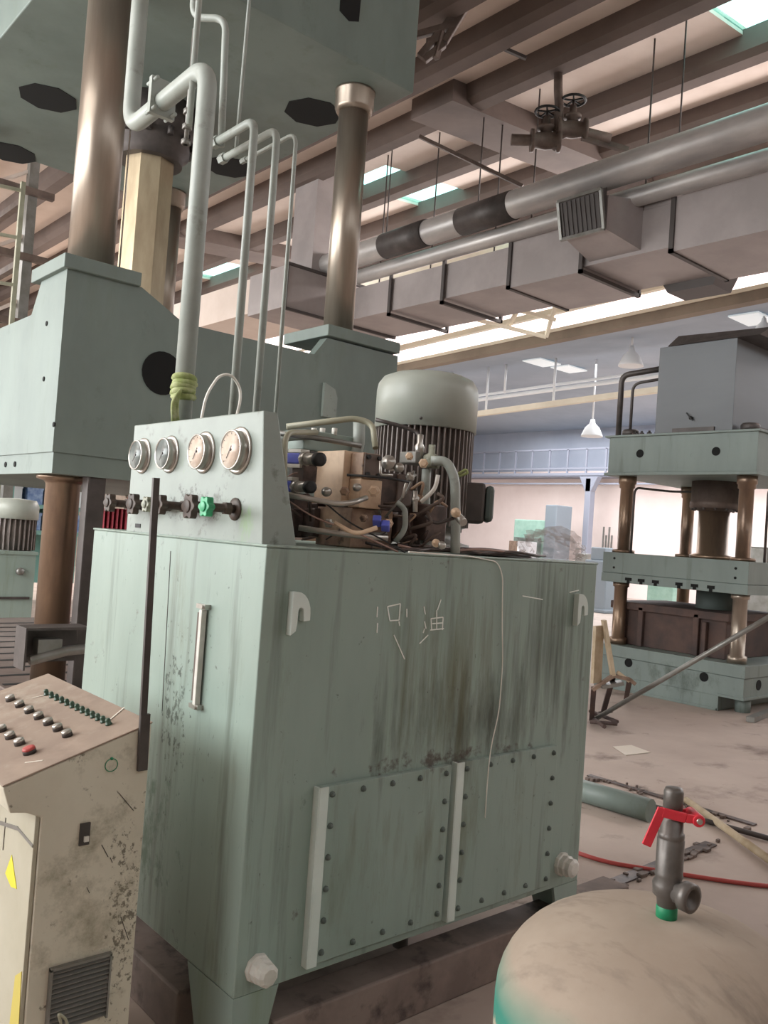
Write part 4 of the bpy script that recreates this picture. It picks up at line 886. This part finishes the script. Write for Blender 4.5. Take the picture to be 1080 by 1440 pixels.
# hanger rods
for (px, y, top_) in ((1060, 4.3, 0), (905, 6.3, 0), (783, 8.2, 0), (730, 8.9, 0), (636, 10.3, 0), (568, 11.6, 0)):
    p = at(px, 300, y=y); x = min(max(p.x, 9.65), 10.9)
    b = MB(); b.cyl((9.62, y, 6.0), (9.62, y, RZ(9.62)+.4), .012, 8); b.build('hanger_rod', 'steel_dark', du)
pA = thing('insulated_pipe', 'large bright foil clad pipe running below the roof', 'pipe', (9.25, 8, 6.43))
b = MB(); b.tube([(9.1, -2, 6.5), (9.4, 24, 6.5)], .20, 28); b.build('pipe_shell', 'foil_pipe', pA)
for y in (8.2, 10.0): b = MB(); b.cyl((9.22, y, 6.5), (9.24, y+1.05, 6.5), .212, 28); b.build('dark_jacket', 'steel_dark', pA)
for y in (3.0, 5.6, 8.9, 11): b = MB(); b.cyl((9.2, y, 6.45), (9.2, y, RZ(9.2)+.4), .011, 8); b.build('hanger_rod', 'steel_dark', pA)
b = MB(); b.tube([(9.45, -2, 6.22), (9.55, 24, 6.22)], .125, 24); tag(b.build('insulated_pipe', 'foil_pipe'), 'slimmer grey pipe running just under the bright foil clad pipe', 'pipe')
b = MB(); b.box((9.75, -2, 6.3), (9.95, 24, 6.5)); tag(b.build('cable_tray', 'steel_grey'), 'dark metal tray alongside the two insulated pipes', 'cable tray')
# valves
def gate_valve(px, py, d, lab, s=1.0):
    c = at(px, py, d=d); t = thing('gate_valve', lab, 'valve', c)
    b = MB(); b.lathe([(.15*s, -.2*s), (.15*s, -.16*s), (.1*s, -.14*s), (.12*s, 0), (.1*s, .14*s), (.15*s, .16*s), (.15*s, .2*s)], c, (.75, -.66, .05), 16); b.lathe([(.07*s, 0), (.08*s, .14*s), (.12*s, .15*s), (.12*s, .19*s), (.05*s, .22*s), (.045*s, .32*s)], c, n=12); b.build('valve_body', 'steel_brown', t)
    b = MB(); b.cyl(c, c+V((0, 0, .42*s)), .018*s, 8); b.build('stem', 'steel_dark', t)
    wz = c+V((0, 0, .40*s)); b = MB(); P = [wz+V((.16*s*math.cos(k*PI/12), .16*s*math.sin(k*PI/12), 0)) for k in range(25)]; b.tube(P, .018*s, 8, caps=False)
    for k in range(5): b.bar(wz, wz+V((.16*s*math.cos(k*2*PI/5), .16*s*math.sin(k*2*PI/5), 0)), .02*s)
    b.build('hand_wheel', 'black', t)
    return c
c1 = gate_valve(767, 198, 11.6, 'brown gate valve with hand wheel, left one of the pair by the roof')
c2 = gate_valve(804, 182, 11.6, 'brown gate valve with hand wheel, right one of the pair by the roof')
b = MB(); b.tube([c1+V((-.35, .3, -.02)), c1+V((0, 0, 0)), c2, c2+V((.4, -.35, -.1))], .075, 14); b.tube([c1+V((.12, -.1, -.1)), c1+V((.12, -.1, .5)), at(785, 130, d=11.6), at(785, 100, d=11.6)], .06, 12, .1); b.bar(c2+V((.1, -.1, -.1)), c2+V((.6, -.5, -.22)), .07)
tag(b.build('branch_pipe', 'steel_brown'), 'brown branch pipe that carries the pair of roof valves', 'pipe')
b = MB(); a_ = at(640, 190, d=12.5); b.bar(at(590, 192, d=12.8), at(735, 262, d=12.4), .05, .05); tag(b.build('stay_rod', 'steel_brown'), 'thin brown stay rod slanting below the roof cross girder', 'rod')
# cluster of brackets near the crown corner
b = MB(); 
for (q0, q1) in (((590, 80), (640, 20)), ((600, 60), (620, 55)), ((612, 82), (622, 45)), ((585, 50), (640, 35)), ((625, 60), (655, 10)), ((596, 85), (625, 62))): b.bar(at(*q0, d=10.2), at(*q1, d=10.2), .08, .08)
tag(b.build('pipe_bracket', 'steel_brown', bevel=.01), 'cluttered dark pipe bracket under roof right of the big crown', 'bracket')
b = MB(); b.bar(at(708, 68, d=11), at(740, 82, d=11), .05, .04); tag(b.build('cross_clip', 'steel_dark'), 'small dark clip bar between two roof ribs', 'clip')

# ------------------------------------------------------------------ next bay furniture
def run(px0, py0, px1, py1, x, r, m, lab, name='light_trunking', box_=False, cat='trunking'):
    a = at(px0, py0, x=x); c = at(px1, py1, x=x); z = (a.z+c.z)/2; y0, y1 = sorted((a.y, c.y))
    k = (a.z-c.z)/(a.y-c.y)
    b = MB(); e0 = V((x, y0-6, c.z+(y0-6-c.y)*k)); e1 = V((x, y1+8, c.z+(y1+8-c.y)*k))
    (b.bar(e0, e1, r, r) if box_ else b.tube([e0, e1], r, 10)); tag(b.build(name, m), lab, cat); return z
z1 = run(665, 583, 860, 557, 16.2, .13, 'cream', 'cream lighting trunking hung in the next bay, lowest run', box_=True)
z2 = run(667, 563, 860, 537, 16.6, .05, 'far_white', 'thin white conduit above the trunking in the next bay, lower of two', name='conduit', cat='conduit')
z3 = run(667, 557, 860, 530, 16.6, .035, 'far_white', 'thin white conduit above the trunking in the next bay, upper of two', name='conduit', cat='conduit')
run(780, 395, 1080, 330, 14.3, .04, 'far_white', 'thin white conduit along the glazed band above the girder', name='conduit', cat='conduit')
for i, (px, d0) in enumerate(((606, 21), (634, 20.5), (683, 20), (709, 19), (777, 18.4))):
    a = at(px, 580 if i % 2 == 0 else 560, x=16.4); b = MB(); b.cyl((16.4, a.y, z1 if i % 2 == 0 else z2), (16.4, a.y, 6.25), .03, 8)
    tag(b.build('hanger_rod', 'far_white'), 'white hanger rod of the trunking in the next bay', 'rod', 'hanger rods of the trunking in the next bay')
def hlamp(px, py, x, lab, s=1.0):
    c = at(px, py, x=x); t = thing('pendant_lamp', lab, 'lamp', c)
    b = MB(); b.lathe([(.26*s, 0), (.25*s, .04*s), (.17*s, .22*s), (.07*s, .32*s), (.05*s, .42*s), (0, .42*s)], c, n=20); b.build('shade', 'far_white', t)
    b = MB(); b.cyl(c+V((0, 0, .4*s)), (c.x, c.y, 6.3), .022, 8); b.build('cord', 'far_white', t)
hlamp(832, 614, 17.2, 'white pendant lamp with bell shade hanging left of the smaller press')
hlamp(887, 515, 15.4, 'white pendant lamp hanging just above the press cabinet pipes')
hlamp(631, 560, 20.0, 'white pendant lamp hanging just right of the big motor cowl', .8)
hlamp(1034, 450, 15.4, 'white pendant lamp above the left part of the cabinet roof', .7)
hlamp(1073, 470, 15.0, 'white pendant lamp at the right edge above the cabinet', .7)
# gallery railing on the far wall
ga = thing('gallery_railing', 'grey gallery railing along the far wall of the next bay', 'railing', (26.4, 20, 4.1))
for z, r in ((5.35, .03), (4.62, .035), (4.40, .05), (4.05, .03)):
    b = MB(); b.bar((26.3, 10, z), (26.3, 31, z), r*2); b.build('rail', 'rail_grey', ga)
for k in range(26):
    b = MB(); b.bar((26.3, 10.5+k*.85, 4.4), (26.3, 10.5+k*.85, 5.35), .06); b.build('post', 'rail_grey', ga)
b = MB(); b.box((26.3, 10, 4.3), (27, 31, 4.38)); b.build('deck', 'rail_grey', ga)
p = at(828, 700, x=25.8); b = MB(); b.box((25.7, p.y-.12, 0), (26.0, p.y+.12, 4.2)); b.prism([(p.y-.4, 4.25), (p.y+.4, 4.25), (p.y+.12, 3.7), (p.y-.12, 3.7)], 'x', 25.7, 25.98); tag(b.build('steel_column', 'rail_grey', bevel=.02), 'slim grey steel column with bracket before the far wall', 'column')
# far machines
p = at(765, 725, x=24.5); t = thing('cabinet_machine', 'pale teal tall machine cabinet before the far wall', 'machine', (24.5, p.y, 0))
b = MB(); b.box((24.2, p.y-.35, 0), (25.0, p.y+1.1, 2.55)); b.build('machine_body', 'teal_machine', t, bevel=.03)
b = MB(); b.box((24.1, p.y-.85, 0), (25.0, p.y-.36, 3.1)); b.build('machine_tower', 'grey_machine', t, bevel=.03)
b = MB(); b.box((24.0, p.y-.2, 1.2), (24.19, p.y+.9, 1.9)); b.build('control_door', 'paint_press', t)
for (px, lab, m, w_, h_, x) in ((736, 'small white box standing on a stand before the far wall', 'far_white', .45, .5, 22.5), (722, 'brown cabinet beside the small white box near the far wall', 'wood', .35, .95, 23.5)):
    p = at(px, 765, x=x); b = MB(); b.box((x, p.y-w_/2, 0), (x+.4, p.y+w_/2, 1.75 if h_ > .6 else 1.2)); b.box((x-.02, p.y-w_/2-.02, 1.2), (x+.42, p.y+w_/2+.02, 1.75)); tag(b.build('equipment_box', m, bevel=.02), lab, 'box')
p = at(855, 700, x=26.5); b = MB()
for k in range(4): b.bar((26.6, p.y-.2+k*.12, 1.2), (26.6, p.y-.2+k*.12, 2.2+.3*(k % 2)), .05)
tag(b.build('wall_switchgear', 'steel_grey'), 'small grey switchgear on the far wall beside the press column', 'switchgear')
for (px, x, h, m, lab) in ((815, 21, 1.5, 'steel_grey', 'grey low machine between tank and press in the distance'), (838, 19, 1.7, 'grey_machine', 'slate grey machine just left of the press slide in the distance'), (1062, 16, 1.9, 'steel_grey', 'grey machine part seen through the press at the right edge'), (930, 19, 1.6, 'teal_machine', 'pale machine seen between the columns of the smaller press')):
    p = at(px, 790, x=x); b = MB(); b.box((x, p.y-.35, 0), (x+.6, p.y+.35, h*.8)); b.box((x+.1, p.y-.2, h*.8), (x+.5, p.y+.25, h)); b.box((x-.05, p.y-.4, 0), (x+.65, p.y+.4, .1)); tag(b.build('distant_machine', m, bevel=.03), lab, 'machine')

# ------------------------------------------------------------------ floor clutter
def rod(pts, r, m, lab, name, cat, bend=.1):
    b = MB(); b.tube([V(p) for p in pts], r, 12, bend); tag(b.build(name, m), lab, cat)
a = at(838, 1000, x=6.9); c = at(1110, 851, x=6.9)
rod([(a.x, a.y, .03), (c.x, c.y, c.z)], .022, 'steel_grey', 'long grey pipe leaning up to the right in front of the smaller press', 'leaning_pipe', 'pipe')
a = at(820, 1112, z=.07); c = at(915, 1140, z=.07); rod([a+(a-c)*.6, c], .07, 'paint_press', 'thick green pipe lying on the floor right of the tank', 'floor_pipe', 'pipe')
a = at(965, 1125, z=.03); c = at(1100, 1222, z=.03); rod([a, c], .022, 'wood_pale', 'pale wooden pole lying on the floor behind the safety valve', 'wooden_pole', 'pole')
a = at(815, 1105, z=.02); c = at(1085, 1180, z=.02); rod([a, c], .016, 'steel_dark', 'thin dark rod lying across the floor behind the safety valve', 'steel_rod', 'rod')
P = [at(800, 1195, z=.012), at(850, 1212, z=.012), at(910, 1222, z=.012), at(1000, 1236, z=.012), at(1050, 1243, z=.012), at(1100, 1248, z=.012)]
rod(P, .011, 'red_hose', 'thin red hose snaking across the floor behind the air tank', 'red_hose', 'hose')
def crack(pts, r, lab, nm='floor_debris', m='steel_brown', cat='debris'):
    b = MB()
    for i in range(len(pts)-1):
        p, q2 = at(*pts[i], z=.012), at(*pts[i+1], z=.012)
        for k in range(9):
            u = random.random(); c = p.lerp(q2, u)+V((random.uniform(-r, r), random.uniform(-r, r), 0)); s_ = random.uniform(.006, .028)
            b.box((c.x-s_, c.y-s_*.6, .001), (c.x+s_, c.y+s_*.6, .01+random.random()*.015))
    o = b.build(nm, m, bevel=.004); tag(o, lab, cat, kind='stuff')
crack([(825, 1092), (880, 1105), (960, 1128), (1050, 1165)], .06, 'dark scrap and dirt strewn along the green pipe on the floor')
crack([(850, 1245), (905, 1228), (975, 1200), (1000, 1180)], .05, 'line of dark dirt on the floor behind the receiver')
for (a0, a1, w_, l_) in (((828, 1090), (1062, 1160), .05, 'long thin dark strip standing in for a floor gap behind the green pipe'), ((852, 1246), (1000, 1186), .07, 'thin dark strip standing in for an oil stain behind the air tank valve')):
    b = MB(); b.bar(at(*a0, z=.006), at(*a1, z=.006), w_, .008); tag(b.build('dark_strip', 'oily_dark'), l_, 'bar')  # thin dark slabs added in place of a floor gap and an oil stain
b = MB(); P = [at(862, 1050, z=.004), at(880, 1062, z=.004), at(915, 1058, z=.004), at(888, 1048, z=.004)]; b.prism([(p.x, p.y) for p in P], 'z', .002, .006); tag(b.build('paper_sheet', 'paper'), 'pale sheet of paper on the floor below the smaller press', 'paper')
# broken wooden crate / stool behind the tank
st = thing('broken_chair', 'broken wooden chair frame of pale slats right behind the tank corner', 'chair', at(850, 980, z=0))
q2 = lambda px, py: at(px, py, d=7.4)
for (a0, a1, w_, m) in (((849, 872), (862, 950), .06, 'wood_pale'), ((833, 970), (862, 950), .05, 'wood'), ((862, 950), (885, 955), .05, 'wood'), ((885, 955), (893, 962), .04, 'wood'), ((845, 965), (875, 960), .12, 'steel_grey'), ((885, 958), (868, 945), .03, 'wood_pale')):
    b = MB(); b.bar(q2(*a0), q2(*a1), w_, .03); b.build('slat', m, st)
for (a0, a1) in (((862, 952), (847, 1006)), ((835, 968), (832, 1012)), ((885, 957), (880, 985))):
    b = MB(); b.bar(q2(*a0), at(a1[0], a1[1], z=.01), .045, .03); b.build('leg', 'rust_die', st)
b = MB(); b.bar(q2(842, 880), q2(838, 960), .12, .03); b.build('back_board', 'wood_pale', st)
b = MB()
for (a0, a1) in (((830, 1015), (868, 1018)), ((832, 1005), (860, 1000)), ((830, 1000), (868, 1015)), ((834, 1010), (850, 1022))): b.tube([at(*a0, z=.03), at(*a1, z=.05)], .018, 8)
tag(b.build('metal_scrap', 'rust_die'), 'rusty scrap rods on the floor under the broken chair', 'scrap')
b = MB(); b.bar(at(1055, 1012, z=.03), at(1085, 1000, z=.03), .08, .05); tag(b.build('angle_iron', 'steel_grey'), 'short grey steel angle on the floor by the press base at right edge', 'steel angle')

# ------------------------------------------------------------------ left background
lad = thing('cage_ladder', 'pale steel ladder standing behind the press at the left edge', 'ladder', (2.2, 9.0, 3.05))
ly = 10.3
L0 = at(16, 470, y=ly); L1 = at(31, 262, y=ly); xr_ = (L0.x+L1.x)/2
b = MB(); b.bar((xr_, ly, 0), (xr_, ly, L1.z+.05), .05); b.build('rail', 'pipe_cream', lad)
xl = xr_-.45
b = MB(); b.bar((xl, ly, 0), (xl, ly, L1.z+.3), .05); b.build('rail', 'pipe_cream', lad)
for z in [L1.z-.05-k*.55 for k in range(10)]:
    b = MB(); b.bar((xl, ly, z-.04), (xr_, ly, z), .035); b.build('rung', 'pipe_cream', lad)
ts = thing('stair_tower', 'dim grey brown steel frame tower behind the ladder at upper left', 'steel tower', (3, 14, 0))
for (x, y) in ((2.9, 13.5), (4.2, 13.5), (2.9, 16), (4.3, 16), (3.55, 14.5)):
    b = MB(); b.bar((x, y, 0), (x, y, 7.6), .14); b.build('post', 'steel_grey', ts)
for z in (3.4, 4.4, 5.4, 6.4):
    b = MB(); b.bar((2.6, 13.4, z), (4.5, 13.4, z+.02), .1); b.bar((2.9, 13.5, z), (2.9, 16, z), .1); b.bar((4.2, 13.5, z), (4.2, 16, z), .1); b.build('cross_beam', 'steel_brown', ts)
for k in range(4):
    b = MB(); b.bar((2.9, 13.6, 2.9+k), (4.2, 13.6, 3.8+k), .16, .05); b.build('brace', 'slab', ts)
# left background power pack
t = thing('distant_oil_tank', 'small green oil tank at the far left edge behind the press', 'oil tank', (3.3, 11.8, 0))
b = MB(); b.box((2.9, 11.6, 0), (4.05, 13, 1.02)); b.box((2.88, 11.58, 1.02), (4.07, 13.02, 1.06)); b.build('tank_body', 'paint_tank', t)
b = MB(); b.bar((2.9, 11.59, .45), (4.0, 11.59, .45), .03); b.build('rail', 'steel_dark', t)
b = MB(); b.lathe([(.05, 0), (.05, .05), (0, .05)], (3.85, 11.6, .8), (0, -1, 0), 12); b.build('filler_cap', 'steel_grey', t)
p = at(17, 760, y=12.0)
t = thing('electric_motor', 'small upright pale motor with dark fins on the far left tank', 'electric motor', (p.x, 12.0, 1.06))
b = MB(); b.lathe([(.31, .42), (.31, .60), (.27, .68), (0, .70)], (p.x, 12.0, 1.06), n=32); b.build('fan_cowl', 'paint_motor', t)
b = MB(); b.lathe([(.25, .0), (.25, .44)], (p.x, 12.0, 1.06), n=24)
for k in range(28): a = 2*PI*k/28; b.bar((p.x+.27*math.cos(a), 12+.27*math.sin(a), 1.07), (p.x+.27*math.cos(a), 12+.27*math.sin(a), 1.48), .05, .012, up=(-math.sin(a), math.cos(a), 0))
b.build('finned_body', 'fin_dark', t)
b = MB(); b.box((3.72, 11.9, 1.062), (3.97, 12.1, 1.4)); b.box((3.77, 11.85, 1.1), (3.92, 11.9, 1.3)); tag(b.build('small_pump', 'brass_block', bevel=.02), 'small brown pump beside the far left motor', 'pump')
t = thing('steel_shelving', 'teal steel shelving with blue boxes seen under the press slide', 'shelving', (4.5, 15.5, 0))
for z in (1.2, 1.65, 2.1, 2.5):
    b = MB(); b.box((3.3, 15.2, z), (6.3, 16, z+.07)); b.build('shelf', 'shelf_teal', t)
for x in (3.3, 4.8, 6.3): b = MB(); b.bar((x, 15.2, 0), (x, 15.2, 2.6), .08); b.build('upright', 'shelf_teal', t)
b = MB(); b.box((3.3, 15.95, .3), (6.3, 16, 2.55)); b.build('back_panel', 'shelf_teal', t)
for k in range(16):
    z = (1.27, 1.72)[k % 2]; x = 3.35+(k//2)*.36; b = MB(); b.box((x, 15.4, z), (x+.26, 15.7, z+.30)); b.box((x-.01, 15.39, z+.26), (x+.27, 15.71, z+.31)); tag(b.build('storage_box', 'shelf_blue' if k % 3 else 'far_white'), 'blue or white storage box on the teal shelving', 'box', 'storage boxes on the teal shelving')
p0 = at(143, 755, d=7.0); p1 = at(190, 717, d=7.0)
p0.y = min(p0.y, 5.35) if False else p0.y
b = MB(); zz0, zz1 = p0.z-.9, p1.z
for k in range(14):
    u = k/14; a_ = V((p0.x, p0.y, 0)).lerp(V((p1.x, p1.y, 0)), u); c = V((p0.x, p0.y, 0)).lerp(V((p1.x, p1.y, 0)), u+1/14)
    off = .03 if k % 2 else -.03
    b.hexa([(a_.x, a_.y+off, zz0), (c.x, c.y-off, zz0), (c.x, c.y-off+.02, zz0), (a_.x, a_.y+off+.02, zz0), (a_.x, a_.y+off, zz1), (c.x, c.y-off, zz1), (c.x, c.y-off+.02, zz1), (a_.x, a_.y+off+.02, zz1)])
b.box((p0.x-.05, p0.y+.06, 0), (p0.x+.02, p0.y+.12, zz1+.1)); b.box((p1.x-.02, p1.y+.06, 0), (p1.x+.05, p1.y+.12, zz1+.1))
tag(b.build('red_curtain', 'curtain_red'), 'dark red pleated curtain on a frame seen just left of gauge panel', 'curtain')
b = MB(); b.box((1.0, 26, 0), (14, 26.3, 4.5)); struct(b.build('wall_left_far', 'brick'))
